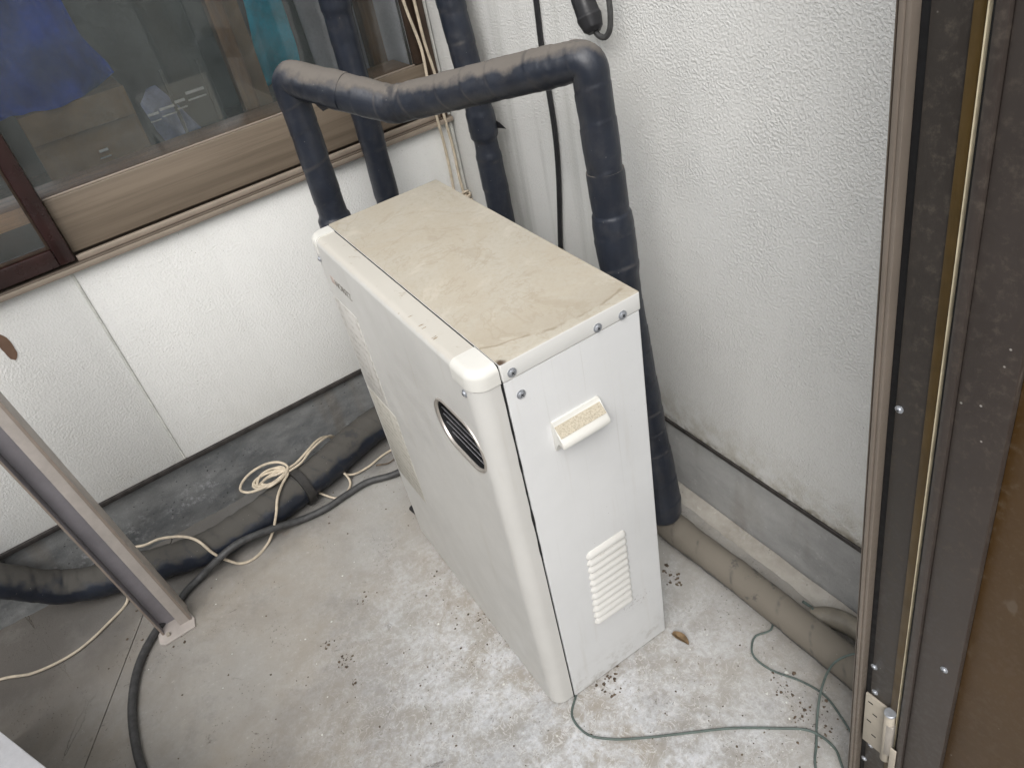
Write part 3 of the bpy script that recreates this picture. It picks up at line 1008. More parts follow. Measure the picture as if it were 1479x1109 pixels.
# corner caps
def cap(side, vc, zl):
    """moulded corner cap: the front outline cut at v = vc, lofted up with a rounded shoulder"""
    def ringpts(o):
        pts = front_outline(o, 0.025 + o, 0.026 + o, u1=-0.0020)
        if side == 'near':
            return pts[:12] + [(-DF - o, vc), (-0.0020, vc)]
        return [(-0.0020, vc), (-DF - o, vc)] + pts[12:]
    rows = [(0.0010, zl), (0.0016, zl + .0008), (0.0016, HZ + .0016 - .0120)]
    for k in range(1, 7):
        a = math.pi / 2 * k / 6
        rows.append((0.0016 - .0120 * (1 - math.cos(a)), HZ + .0016 - .0120 + .0120 * math.sin(a)))
    bm = bmesh.new()
    R_ = [[bm.verts.new((x, y, z)) for x, y in ringpts(o)] for o, z in rows]
    for a, b in zip(R_, R_[1:]):
        n = len(a)
        for i in range(n):
            bm.faces.new((a[i], a[(i + 1) % n], b[(i + 1) % n], b[i]))
    bm.faces.new(R_[0][::-1])
    bm.faces.new(R_[-1])
    return link('corner_cap', bm, M_cap, un, local=True, ang=35)
cap('near', 0.056, 0.7815)
cap('far', 0.556, 0.7815)

# ragged black strip showing in the seam
sm_ = bmesh.new()
pv = None
for i in range(261):
    z = 0.004 + i * 0.0030
    k = 0.0005 + 0.0015 * max(0, noise.noise(Vector((3.1, 0.7, z * 26)))) * (1.0 if z > .42 else .05) + (0.0006 if z > .42 else 0)
    c_ = -0.0012 + .0003 * noise.noise(Vector((1, 2, z * 60)))
    q = [sm_.verts.new((c_ - k, -0.0004, z)), sm_.verts.new((c_ + k, -0.0004, z)), sm_.verts.new((c_ + k, 0.004, z)), sm_.verts.new((c_ - k, 0.004, z))]
    if pv:
        for a in range(4): sm_.faces.new((pv[a], pv[(a + 1) % 4], q[(a + 1) % 4], q[a]))
    pv = q
link('seam_strip', sm_, M_black, un, local=True, smooth=False)

# screws with washers
def screw(pos, nrm, rad=0.0058, parent=un, mat=M_steel, name='screw'):
    bm = bmesh.new()
    prof = [(rad * 1.2, 0), (rad * 1.2, .0010), (rad * .86, .0011), (rad * .80, .0022), (rad * .55, .0031), (rad * .2, .0033)]
    n = 16
    rings = []
    for r, h in prof:
        rings.append([bm.verts.new((r * math.cos(2 * math.pi * i / n), r * math.sin(2 * math.pi * i / n), h)) for i in range(n)])
    for a, b in zip(rings, rings[1:]):
        for i in range(n):
            bm.faces.new((a[i], a[(i + 1) % n], b[(i + 1) % n], b[i]))
    bm.faces.new(rings[0][::-1])
    c = rings[-1]
    bm.faces.new(c)
    # cross recess as two thin sunk-looking bars
    bm.transform(Matrix.Translation(pos) @ Vector(nrm).to_track_quat('Z', 'X').to_matrix().to_4x4())
    s = link(name, bm, mat, parent, local=True, ang=40)
    b2 = bmesh.new()
    box(b2, -rad * .5, rad * .5, -rad * .09, rad * .09, .0030, .00345)
    box(b2, -rad * .09, rad * .09, -rad * .5, -rad * .091, .0030, .00345)
    box(b2, -rad * .09, rad * .09, rad * .091, rad * .5, .0030, .00345)
    b2.transform(Matrix.Translation(pos) @ Vector(nrm).to_track_quat('Z', 'X').to_matrix().to_4x4() @ Matrix.Rotation(0.6, 4, 'Z'))
    link('recess', b2, M_black, s, local=True)
    return s
for u, z, pr in ((0.016, 0.7905, -.0014), (0.023, 0.749, 0), (0.155, 0.788, -.0014), (0.198, 0.787, -.0014)):
    screw((u, pr, z), (0, -1, 0))
screw((-DF - .0003, 0.030, 0.771), (-1, 0, 0), 0.0048)
screw((-DF - .0003, 0.566, 0.768), (-1, 0, 0), 0.0048)

# moulded handle
hp = [(0.001, .6765), (-.0035, .6765), (-.0045, .6725), (-.0065, .6690), (-.0120, .6635), (-.0190, .6575), (-.0248, .6500), (-.0268, .6450),
      (-.0262, .6410), (-.0235, .6395), (-.0170, .6420), (-.0120, .6440), (-.0070, .6340), (-.0025, .6225), (0.001, .6215)]
hb = prism(hp, 0.058, 0.141, 'x', 0.0012, 2)
# hollow the underside a little: the wall plate is narrower than the lip
hand = link('handle', hb, M_cap, un, local=True, ang=38)
ub('handle_tread', simple('handle_grit', lin(188, 179, 160), 0.9, 0, 0.16, 420, 0.0010), 0.0595, 0.1395, -0.0002, 0.0002, -0.0105, 0.0105, bev=0,
   parent=hand, mtx=Matrix.Translation((0, -0.01265, 0.66385)) @ Matrix.Rotation(R(-49.5), 4, 'X'))

# pressed louvres
def louvre(zt, u0, u1):
    bm = bmesh.new()
    prof = [(0.0004, 0.0), (-.0022, -.0016), (-.0052, -.0060), (-.0068, -.0100), (-.0064, -.0128), (-.0030, -.0140), (0.0004, -.0142)]
    st = [(0, 0), (.0015, .45), (.004, .8), (.008, 1), ((u1 - u0) - .008, 1), ((u1 - u0) - .004, .8), ((u1 - u0) - .0015, .45), (u1 - u0, 0)]
    rows = []
    for du, k in st:
        rows.append([bm.verts.new((u0 + du - .0, 0.0004 + (v - 0.0004) * k, zt + (-.0142 + (z + .0142) * (0.25 + .75 * k)))) for v, z in prof])
    for a, b in zip(rows, rows[1:]):
        for i in range(len(prof) - 1):
            bm.faces.new((a[i], a[i + 1], b[i + 1], b[i]))
    bmesh.ops.remove_doubles(bm, verts=bm.verts, dist=1e-5)
    o = link('louvre', bm, M_louvre, un, local=True, ang=50)
    t = bmesh.new()
    box(t, u0 + .006, u1 - .006, -0.0038, -0.0001, zt - .0160, zt - .0143)  # dark strip painting the shadow line under the louvre
    link('slot', t, M_slotshade, o, local=True)
for i in range(11):
    louvre(0.371 - i * 0.0180, 0.0765 - i * .0005, 0.1608 - i * .0001)

# little spots and scuffs on the side
for (u, z, w, h_) in ((0.168, 0.163, .010, .002), (0.176, .160, .005, .0015), (0.150, .160, .004, .0012)):
    pass

# faded print on the front
def text(body, size, loc, mat, parent, ext=0.0004):
    cu = bpy.data.curves.new('txt', 'FONT')
    cu.body = body
    cu.size = size
    cu.extrude = ext
    cu.align_x = 'LEFT'
    ob = bpy.data.objects.new('tmp_text', cu)
    COL.objects.link(ob)
    dg = bpy.context.evaluated_depsgraph_get()
    me = bpy.data.meshes.new_from_object(ob.evaluated_get(dg))
    bpy.data.objects.remove(ob, do_unlink=True)
    bm = bmesh.new()
    bm.from_mesh(me)
    # text plane: x -> -v, y -> z, facing -u
    m = Matrix(((0, 0, -1, loc[0]), (-1, 0, 0, loc[1]), (0, 1, 0, loc[2]), (0, 0, 0, 1)))
    bm.transform(m)
    return link('logo', bm, mat, parent, local=True, smooth=False)
lg = text('NORITZ', 0.0205, (-DF - .0003, 0.517, 0.731), M_ink, un, 0.0003)
ub('logo_mark', M_inkred, -DF - .0007, -DF + .0005, 0.520, 0.536, 0.731, 0.746, bev=0.0004)
ub('instruction_label', M_print, -DF - .0007, -DF + .0005, 0.455, 0.562, 0.475, 0.690, bev=0.0002)
ub('warning_label', M_print2, -DF - .0007, -DF + .0005, 0.430, 0.562, 0.225, 0.472, bev=0.0002)

# levelling feet
for u, v in ((-0.012, HW + .001), (HD - .03, HW - .02), (HD - .03, 0.03)):
    bm = tube([Vector((u, v, 0.0)), Vector((u, v, 0.012)), Vector((u, v, 0.045))], lambda s, th: 0.017 if s < .02 else .010, 14)
    link('levelling_foot', bm, M_rubber, un, local=True)

link('hose_stub', tube([Vector((-0.018, HW + .010, .030)), Vector((-0.018, HW + .014, .040)), Vector((-0.020, HW + .015, .09)), Vector((-0.018, HW + .006, .105))], .011, 14), M_rubber, un, local=True)
link('hose_stub', tube([Vector((-0.018, HW + .010, .030)), Vector((-0.020, HW + .020, .012)), Vector((-0.026, HW + .060, .010))], .008, 12), M_rubber, un, local=True)
fk = random.Random(4)
fl_bm = bmesh.new()
for _ in range(7):       # brown flecks of lichen on the edge of the front panel
    v = fk.gauss(0.150, .022)
    r = fk.uniform(.0004, .0010)
    t_ = bmesh.ops.create_icosphere(fl_bm, subdivisions=1, radius=r)
    for q in t_['verts']:
        q.co = Vector((q.co.x * .6 * fk.uniform(.6, 1.5), q.co.y * fk.uniform(.8, 1.4), q.co.z * .25)) + Vector((-DF + .011 + fk.uniform(-.004, .006), v, HZ))
link('lichen_flecks', fl_bm, simple('lichen_brown', lin(150, 126, 92), 0.9, 0, .3, 200), un, local=True, smooth=False)['kind'] = 'stuff'

# ================================================================== LAGGED PIPES
def pipe(name, pts, rad, mat, label, f, segs=30, fil=0.05, step=0.0045):
    path = densify(fillet(pts, fil, 9), step)
    root = empty(name, pts[-1], label, 'pipe')
    link('lagging', tube(path, f, segs), mat, root, ang=50)
    return root, path

P_main = [(-0.440, -0.25, 0.30), (-0.440, -0.25, 0.764), (-0.438, -0.25, 1.026), (-0.322, -0.430, 0.968),
          (-0.14, -0.770, 1.038), (-0.140, -0.789, 0.762), (-0.137, -0.800, 0.60), (-0.125, -0.846, 0.070)]
pp = fillet(P_main, [0, .02, .022, .015, .024, .02, .05, 0], 9)
pp = densify(pp, 0.003)
L = plen(pp)
# bulge in the right riser: measured back from the floor end
tab = [(0, .0425), (0.34, .0425), (0.405, .0405), (0.465, .0365), (0.50, .0340), (0.76, .0340)]
def mainr(s):
    q = L - s
    if q < .67:
        return interp([(0, .0330), (.012, .0410), (.05, .0430), (.12, .0415), (.26, .0355), (.45, .0330), (.545, .0310), (.60, .0312), (.63, .0350), (.67, .0352)])(q)
    if q < .725: return interp([(.67, .0352), (.70, .0350), (.722, .0330), (.725, .0305)])(q)
    if q < .95: return interp([(.725, .0300), (.95, .0285)])(q)
    if q < 1.05: return interp([(.95, .0285), (1.05, .0315)])(q)
    if s < 0.475: return interp([(0, .0345), (.44, .0345), (.452, .0290), (.475, .0285)])(s)
    return interp([(.475, .0285), (.66, .0285), (.74, .0325), (.86, .0330), (1.0, .0315)])(s)
root = empty('insulated_pipe', (-0.125, -0.846, 0.05), 'thick black lagged pipe arching over the heater with dusty sagging top run', 'pipe')
link('lagging', tube(pp, wrapped(.034, .062, .0010, .010, 0.6, .0009, mainr, (0.75, 0.96, L - 1.02)), 40), M_pipe, root, ang=50)
# torn flap of tape at the left elbow
bm = bmesh.new()
fl = [(-0.409, -0.318, 1.000), (-0.398, -0.334, 0.990), (-0.402, -0.330, 0.972), (-0.413, -0.316, 0.966), (-0.419, -0.306, .978)]
vs = [bm.verts.new(p) for p in fl]
bm.faces.new(vs)
bmesh.ops.solidify(bm, geom=list(bm.faces), thickness=0.0015)
link('tape_flap', bm, M_rubber, root)
# tape collars
def collar(path, s0, s1, r, mat, parent, tilt=0.35, segs=28, name='tape_collar'):
    s = 0; seg = []
    for a, b in zip(path, path[1:]):
        if s0 <= s <= s1: seg.append(a)
        s += (b - a).length
    if len(seg) < 2: return
    n = len(seg)
    def f(ss, th):
        tot = plen(seg)
        e = min(ss, tot - ss) / 0.004
        return r * (0.985 + 0.015 * min(1, e)) + 0.0007 * noise.noise(Vector((math.cos(th) * 2, math.sin(th) * 2, ss * 60)))
    link(name, tube(seg, f, segs), mat, parent, ang=50)
collar(pp, L - .80, L - .727, .0316, M_pipe, root)
collar(pp, 0.80, 0.84, .0346, M_pipe, root)

collar(pp, L - .7250, L - .7215, .0352, M_dustring, root)
collar(pp, 0.442, 0.4465, .0362, M_dustring, root)
fp_pts = [(-0.112, -0.70, 0.036), (-0.114, -0.83, 0.035), (-0.114, -0.910, 0.034), (-0.109, -1.018, 0.034), (-0.107, -1.124, 0.034), (-0.106, -1.222, 0.033), (-0.106, -1.314, 0.033), (-0.108, -1.80, 0.033)]
r2 = empty('floor_pipe', (-0.122, -1.2, 0), 'dust covered grey lagged pipe lying on the floor along the textured wall', 'pipe')
fpp = densify(spline(fp_pts, .02), 0.006)
link('lagging', tube(fpp, wrapped(.0435, .09, .0008, .02, 2.2, .0012, lambda s: .0335 if s < .2 else .0320), 30), M_pipe_dusty, r2, ang=50)

lp = [(-0.20, -0.10, 0.05), (-0.36, -0.062, 0.05), (-0.475, -0.055, 0.052), (-0.654, -0.108, 0.05), (-0.803, -0.142, 0.05), (-0.991, -0.152, 0.046),
      (-1.153, -0.100, 0.050), (-1.30, -0.056, 0.070), (-1.398, -0.052, 0.176), (-1.50, -0.05, 0.30)]
r3 = empty('floor_pipe', (-0.8, -0.14, 0), 'black lagged pipe curving along the foot of the window wall under the coiled wire', 'pipe')
lpp = densify(spline(lp, .02), 0.006)
link('lagging', tube(lpp, wrapped(.0465, .055, .0015, .020, 4.2, .0028, interp([(0, .0445), (.55, .0445), (.80, .0390), (2, .0385)])), 30), M_pipe_low, r3, ang=50)

r4 = empty('rear_pipe', (-0.25, -0.08, 0), 'straight black lagged riser in front of the window, behind the arched pipe', 'pipe')
p4 = densify([Vector(p) for p in ((-0.258, -0.08, 0.0), (-0.253, -0.08, 0.671), (-0.243, -0.08, 1.068), (-0.228, -0.08, 2.2))], .006)
link('lagging', tube(p4, wrapped(.029, .085, .0010, .006, 1.4, .0010, interp([(0, .0285), (.80, .0280), (.81, .0300), (.90, .0300), (.91, .0295), (1.07, .0295), (1.08, .0325), (2.2, .0325)])), 28), M_pipe, r4, ang=50)
r5 = empty('rear_pipe', (-0.055, -0.26, 0), 'straight black lagged riser in the wall corner with torn tape below the arched pipe', 'pipe')
p5 = densify([Vector(p) for p in ((-0.055, -0.262, 0.0), (-0.055, -0.256, 0.606), (-0.055, -0.249, 0.85), (-0.055, -0.223, 1.03), (-0.055, -0.13, 2.2))], .006)
link('lagging', tube(p5, wrapped(.029, .08, .0011, .006, 3.1, .0014, interp([(0, .0290), (.74, .0290), (.745, .0268), (.772, .0262), (.775, .031), (.83, .0315), (.838, .0290), (2.2, .0290)])), 26), M_pipe, r5, ang=50)
# torn tape flap
bm = bmesh.new()
fl = [(-0.034, -0.266, .812), (-0.025, -0.274, .803), (-0.014, -0.281, .786), (-0.026, -0.272, .790), (-0.036, -0.264, .792)]
vs = [bm.verts.new(p) for p in fl]
bm.faces.new(vs)
bmesh.ops.solidify(bm, geom=list(bm.faces), thickness=0.0012)
link('tape_flap', bm, M_rubber, r5)
collar(p5, .792, .80, .0330, M_rubber, r5)

# ================================================================== CABLES
def cable(name, pts, rad, mat, label, cat, step=.008, segs=8, parent=None, jit=0.0):
    path = spline(pts, min(step, .004))
    bm = tube(path, rad, segs)
    o = link(name, bm, mat, parent)
    if parent is None: tag(o, label, cat)
    return o

cable('black_cable', [(-0.008, -0.46, 2.3), (-0.006, -0.452, 1.5), (-0.006, -0.454, 1.058), (-0.006, -0.451, 0.986), (-0.007, -0.455, 0.909),
                      (-0.007, -0.457, 0.812), (-0.007, -0.448, 0.72), (-0.007, -0.413, 0.525), (-0.02, -0.40, .30), (-0.06, -0.41, .02)], .0055, M_rubber,
      'thin black cable running down the textured wall between the two big pipes', 'cable')
cable('grey_cable', [(-0.36, -0.24, 0.010), (-0.508, -0.225, 0.010), (-0.579, -0.199, 0.010), (-0.642, -0.201, .010), (-0.705, -0.207, 0.010), (-0.769, -0.200, 0.013), (-0.828, -0.200, 0.032), (-0.880, -0.203, 0.047),
                     (-0.931, -0.205, 0.054), (-0.981, -0.208, .044), (-1.035, -0.198, 0.014), (-1.076, -0.212, .010), (-1.108, -0.236, 0.0095), (-1.174, -0.285, 0.0095), (-1.222, -0.346, 0.0095), (-1.256, -0.441, 0.0095),
                     (-1.268, -0.545, 0.0095), (-1.266, -0.62, 0.0095), (-1.25, -0.8, 0.0095)], .0092, M_cable,
      'thick dark grey rubber cable snaking over the floor from the heater', 'cable', segs=12)
cable('beige_wire', [(-0.075, -0.02, 1.9), (-0.068, -0.020, 1.2), (-0.063, -0.018, 1.042), (-0.047, -0.018, 0.934), (-0.049, -0.018, 0.864), (-0.048, -0.018, 0.763), (-0.042, -0.010, 0.716),
                     (-0.040, -0.006, 0.642), (-0.043, -0.006, 0.571), (-0.05, -0.01, .45), (-.08, -.02, .05)], .0036, M_wire,
      'left one of the two beige wires hanging down the wall corner', 'wire')
cable('beige_wire', [(-0.045, -0.018, 1.9), (-0.040, -0.018, 1.2), (-0.036, -0.016, 1.035), (-0.034, -0.016, 0.945), (-0.026, -0.016, 0.864), (-0.026, -0.014, 0.764), (-0.019, -0.008, 0.689),
                     (-0.020, -0.008, 0.597), (-0.017, -0.009, 0.546), (-.02, -.012, .45), (-.04, -.02, .05)], .0036, M_wire,
      'right one of the two beige wires, knotted near the heater top', 'wire')
kn = []
for i in range(60):
    a = i / 60 * 2 * math.pi * 4
    kn.append((-0.016 + .010 * math.cos(a) + .006 * (i / 60), -0.014 - .005 * math.sin(a * 1.3), 0.560 - 0.020 * (i / 60) + .006 * math.sin(a)))
o = link('wire_knot', tube([Vector(p) for p in kn], .0026, 7), M_wire)
tag(o, 'small tangled knot of beige wire in the corner behind the heater', 'knot')

# coil of beige wire lying on the floor pipe
coil = []
cx, cy, cz = -0.785, -0.108, 0.106
ax = Vector((0.98, -0.10, 0.03)); ay = Vector((0.10, 0.97, 0.12))
coil += [Vector((-0.585, -0.028, .060)), Vector((-0.605, -0.040, .088)), Vector((-0.637, -0.062, .106)), Vector((-0.67, -0.082, .107)), Vector((-0.71, -0.100, .104)), Vector((-0.735, -0.108, .106))]
cr = random.Random(12)
loops = [(.036, .016, .006, -.006), (.042, .024, .002, .004), (.034, .013, .010, -.010), (.045, .020, .000, -.002), (.038, .027, .004, -.004), (.064, .038, -.012, .010)]
for li, (ra, rb, ox, oy) in enumerate(loops):
    for i in range(10):
        a = i / 10 * 2 * math.pi
        coil.append(Vector((cx + ox + cr.uniform(-.0015, .0015), cy + oy + cr.uniform(-.0015, .0015), cz + .0012 * li + .003 * math.sin(a * 2 + li)))
                    + ax * (ra * math.cos(a)) + ay * (rb * math.sin(a)))
coil += [Vector(p) for p in ((-0.742, -0.125, .108), (-0.770, -0.150, .103), (-0.795, -0.176, .094), (-0.815, -0.194, .068), (-0.844, -0.200, .025), (-0.870, -0.208, .005), (-0.914, -0.228, .0045), (-0.946, -0.218, .006),
         (-0.965, -0.205, .022), (-0.977, -0.204, .045), (-0.986, -0.201, .068), (-0.993, -0.189, .088), (-1.003, -0.170, .100), (-1.025, -0.140, .103), (-1.055, -0.114, .102), (-1.078, -0.100, .101), (-1.110, -.092, .099),
         (-1.150, -0.075, .098), (-1.180, -0.100, .085), (-1.195, -0.128, .035), (-1.208, -0.134, .006), (-1.262, -0.168, .0045), (-1.339, -0.197, .0045), (-1.43, -0.188, .0045), (-1.501, -0.150, .0045), (-1.65, -.12, .0045))]
coil = spline(coil, .005)
cw = empty('wire_coil', (cx, cy, 0.09), 'bundled coil of beige wire taped to the black pipe by the window wall', 'wire')
link('wire', tube(coil, .0034, 8), M_wire, cw)
# second strand and small loop under the pipe
cable('wire', [(-0.575, -0.030, .055), (-0.595, -0.046, .088), (-0.625, -0.070, .106), (-0.665, -0.088, .107), (-0.70, -0.110, .105), (-0.745, -0.12, .106)], .0030, M_wire, None, None, parent=cw)
cable('wire', [(-0.615, -0.130, .03), (-0.612, -0.160, .008), (-0.630, -0.182, .004), (-0.662, -0.188, .004), (-0.70, -0.145, .02)], .0030, M_wire, None, None, parent=cw)
cable('wire', [(-0.44, -0.125, .004), (-0.500, -0.128, .004), (-0.55, -0.142, .006), (-0.60, -0.142, .012), (-.63, -.115, .03)], .0030, M_wire, None, None, parent=cw)
# tape strap round coil and pipe
s = 0; si = None
best = min(range(len(lpp)), key=lambda i: (lpp[i] - Vector((-0.728, -0.125, .05))).length)
seg = lpp[best - 2:best + 3]
link('strap', tube(seg, lambda s_, th: .0545 + .0012 * math.sin(3 * th), 28), M_tape, cw, ang=50)

cable('green_wire', [(-0.505, -0.990, .012), (-0.511, -1.012, .006), (-0.548, -1.046, 0.003), (-0.548, -1.09, 0.003), (-0.520, -1.125, .003), (-0.472, -1.161, 0.003), (-0.407, -1.203, 0.003), (-0.341, -1.246, 0.003),
                     (-0.285, -1.292, 0.003), (-0.240, -1.336, 0.003), (-0.234, -1.378, 0.003), (-0.251, -1.408, 0.003), (-.30, -1.50, .003)], .0022, M_green,
      'long thin green wire crossing the floor from the heater corner', 'wire')
cable('green_wire', [(-0.085, -1.10, .02), (-0.134, -1.157, 0.003), (-0.173, -1.149, 0.003), (-0.204, -1.172, 0.003), (-0.204, -1.210, 0.003), (-0.178, -1.268, 0.003), (-0.170, -1.308, 0.003),
                     (-0.181, -1.351, 0.003), (-.20, -1.40, .003)], .0019, M_green, 'green wire loop coming out from under the dusty floor pipe', 'wire')
cable('green_wire', [(-0.30, -1.42, .003), (-0.285, -1.381, 0.003), (-0.250, -1.354, .003), (-0.217, -1.329, 0.003), (-0.180, -1.306, .030), (-0.150, -1.303, .080), (-0.120, -1.318, .098), (-0.09, -1.34, .090)], .0021, M_green,
      'faded green wire rising over the dusty floor pipe beside the door frame', 'wire')
for k, dz in enumerate((0.008, .014)):
    cable('green_wire', [(-0.070, -1.175 - k * .02, .05), (-0.045, -1.205 - k * .012, dz + .01), (-0.022, -1.24, dz), (-0.010, -1.28, dz), (-0.012, -1.36, dz)], .0028, M_green,
          ('dark green wire lying nearest the side wall behind the floor pipe', 'dark green wire doubled beside another behind the floor pipe')[k], 'wire')
cable('drain_hose', [(-0.075, -1.20, .03), (-0.052, -1.225, .036), (-0.040, -1.26, .038), (-0.040, -1.31, .036), (-0.045, -1.42, .034)], .020, M_hose,
      'short grey hose between the dusty floor pipe and the wall', 'hose', segs=16)

# --- black pipe end and bent wire at the top of the textured wall
vf = empty('cable_gland', (-0.03, -0.66, 1.05), 'black rubber capped fitting with bent grey tube at the top of the textured wall', 'fitting')
ga, gb = Vector((-0.038, -0.632, 1.090)), Vector((-0.042, -0.664, 1.036))
d = (gb - ga)
gp = [ga - d * 1.5, ga + d * .05, ga + d * .06, ga + d * .55, ga + d * .62, ga + d * .9, ga + d * 1.0]
grs = [.0085, .0085, .0190, .0200, .0215, .0170, .0110]
bm = bmesh.new()
gpath = gp[1:]
def gr(s_, th):
    tot = 0; 
    for i in range(len(gpath) - 1):
        l = (gpath[i + 1] - gpath[i]).length
        if s_ <= tot + l + 1e-7:
            t = (s_ - tot) / l
            return (grs[i + 1] + (grs[i + 2] - grs[i + 1]) * t) * (1 + .04 * math.cos(6 * th))
        tot += l
    return grs[-1]
link('rubber_cap', tube(densify(gpath, .0015), gr, 24), M_rubber, vf, ang=40)
link('conduit', tube(densify([ga - d * 4, ga + d * .04], .02), .0088, 14), M_pale, vf)
link('bent_tube', tube(spline([(-0.040, -0.659, 1.041), (-0.038, -0.668, 1.030), (-0.036, -0.682, 1.028), (-0.035, -0.694, 1.040), (-0.034, -0.698, 1.065), (-0.034, -0.697, 1.10), (-0.030, -0.69, 1.3), (-0.02, -.68, 1.6)], .004), .0048, 12), M_cable, vf)

# ================================================================== STEEL LEG (left)
lg = empty('steel_leg', (-1.13, -0.29, 0), 'grey painted steel channel leg with rusty edges bolted to the floor at left', 'leg')
bp = prism([(-1.166, -0.268), (-1.098, -0.240), (-1.084, -0.300), (-1.089, -0.326), (-1.160, -0.328), (-1.170, -0.318)], 0.0, 0.006, 'z', 0.001, 1)
link('base_plate', bp, M_leg, lg)
LT = Matrix.Translation((-1.09, -0.29, 0.0062)) @ Matrix.Rotation(R(-3.4), 4, 'Y') @ Matrix.Rotation(R(-1.0), 4, 'X')
def leg(name, mat, x0, x1, y0, y1, b=.0008):
    boxo(name, mat, lg, x0, x1, y0, y1, 0, 2.2, b, mtx=LT)
leg('web', M_leg, -0.004, 0.0, -0.0100, 0.0420)
leg('lip', M_leg, -0.0265, -0.0042, -0.0100, -0.0062)
leg('rusty_edge', M_rustedge, -0.0055, 0.0006, -0.0106, -0.01005, .0002)
leg('back_flange', M_leg_shade, -0.0640, -0.0042, 0.0180, 0.0220)
leg('side_flange', M_leg_shade, -0.0680, -0.0642, -0.0085, 0.0220)
leg('rusty_edge', M_rustedge, -0.0682, -0.0640, -0.0094, -0.0086, .0002)
bm = bmesh.new(); box(bm, -1.150, -1.142, -0.312, -0.304, .006, .013, .001)
link('bolt', bm, M_hinge, lg)

# white painted box at the lower left edge
wbx = empty('white_cabinet', (-1.6, -0.75, 0), 'white painted metal cabinet with rusty rim at the lower left edge', 'cabinet')
mt = Matrix.Translation((-1.371, -0.607, 0)) @ Matrix.Rotation(math.atan2(-0.116, 0.056), 4, 'Z')
boxo('cabinet_body', M_whitepaint, wbx, -0.3, 0.7, -0.42, -0.002, 0.004, 0.294, 0.004, mtx=mt)
boxo('cabinet_top', M_whitepaint, wbx, -0.305, 0.705, -0.425, 0.003, 0.2945, 0.302, 0.002, mtx=mt)

# ================================================================== DOOR AT RIGHT
P0 = Vector((-0.26, -1.421, 0.043))
dz_ = Vector((-0.022, 0.063, 0.998)).normalized()
wv = Vector((0, -1, 0)); wv = (wv - dz_ * wv.dot(dz_)).normalized()
nv = dz_.cross(wv).normalized()
if nv.x > 0: nv = -nv
DM = Matrix(((nv.x, wv.x, dz_.x, P0.x), (nv.y, wv.y, dz_.y, P0.y), (nv.z, wv.z, dz_.z, P0.z), (0, 0, 0, 1)))
def dbox(name, mat, parent, n0, n1, w0, w1, s0=-.042, s1=2.1, bev=0.0008):
    return boxo(name, mat, parent, n0, n1, w0, w1, s0, s1, bev, mtx=DM)
df = empty('door_frame', (-0.26, -1.43, 0), 'dark bronze aluminium door frame with pale outer trim and galvanised hinge', 'door frame')
dbox('outer_trim', M_trackdark, df, -0.020, 0.003, 0.0000, 0.0018)
dbox('trim_gap', M_black, df, -0.018, -0.001, 0.0019, 0.0042)
dbox('outer_trim', M_trim, df, -0.020, 0.006, 0.0043, 0.0092)
dbox('outer_trim', M_trim, df, -0.020, 0.0045, 0.00925, 0.0140)
dbox('jamb_groove', M_black, df, -0.020, -0.007, 0.0141, 0.0235)
dbox('jamb', M_jamb, df, -0.020, -0.003, 0.0236, 0.0560, bev=0.0015)
dbox('gold_strip', M_gold, df, -0.020, -0.001, 0.0561, 0.0670)
dbox('gap_light_strip', M_pale, df, -0.020, 0.001, 0.0671, 0.0684, bev=.0003)  # cream strip painted for the light showing through the door gap
dbox('back_box', M_jamb, df, -0.045, -0.0205, 0.000, 0.066)
dr = empty('brown_door', (-0.26, -1.7, 0), 'dark bronze door leaf with amber plastic panel at the right edge', 'door')
dbox('door_edge', M_black, dr, -0.030, -0.001, 0.0695, 0.0745)
dbox('stile', M_stile, dr, -0.030, 0.008, 0.0746, 0.0860, bev=0.004)
dbox('stile', M_stile, dr, -0.030, 0.004, 0.0861, 0.1340, bev=0.002)
dbox('amber_panel', M_amber, dr, -0.018, -0.004, 0.1341, 0.72)
dbox('stile', M_stile, dr, -0.030, 0.006, 0.7205, 0.79, bev=0.002)

# hinge
hg = dbox('hinge', M_hinge, df, -0.003, 0.0005, 0.0195, 0.0555, 0.118, 0.244, .0006)
def dcyl(name, mat, parent, n, w, s0, s1, r, segs=18):
    pth = [Vector((n, w, s0)), Vector((n, w, s0 + .0012)), Vector((n, w, s1 - .0012)), Vector((n, w, s1))]
    bm = tube(pth, lambda s, th: r if .0005 < s < (s1 - s0) - .0005 else r * .86, segs)
    bm.transform(DM)
    return link(name, bm, mat, parent, ang=40)
dcyl('knuckle', M_hinge, hg, 0.0045, 0.0600, 0.125, 0.245, .0072)
dcyl('hinge_pin', M_steel, hg, 0.0045, 0.0600, 0.2452, 0.2500, .0080)
dcyl('knuckle', M_chrome, hg, 0.0065, 0.0640, 0.150, 0.226, .0062)
dbox('leaf', M_hinge, hg, 0.0085, 0.0105, 0.0690, 0.0780, 0.06, 0.175, .0005)
def dscrew(n, w, s, r=.0038):
    pos = DM @ Vector((n, w, s))
    sc = screw((0, 0, 0), (1, 0, 0), r, df, M_steel)
    # place in the frame's own coordinates
    loc = pos - df.location
    T = Matrix.Translation(loc) @ DM.to_3x3().to_4x4()
    sc.data.transform(T)
    for ch in sc.children: ch.data.transform(T)
    return sc
for w, s in ((.0285, .772), (.0265, .313), (.0310, .256), (.0320, .112), (.0235, .060)):
    dscrew(-0.003, w, s)
dscrew(0.004, .118, .421)
for w, s in ((.028, .228), (.036, .205), (.028, .180), (.037, .150)):
    b = bmesh.new(); box(b, .0004, .0009, w - .0035, w + .0035, s - .0012, s + .0012); b.transform(DM)
    link('slot', b, M_black, hg)

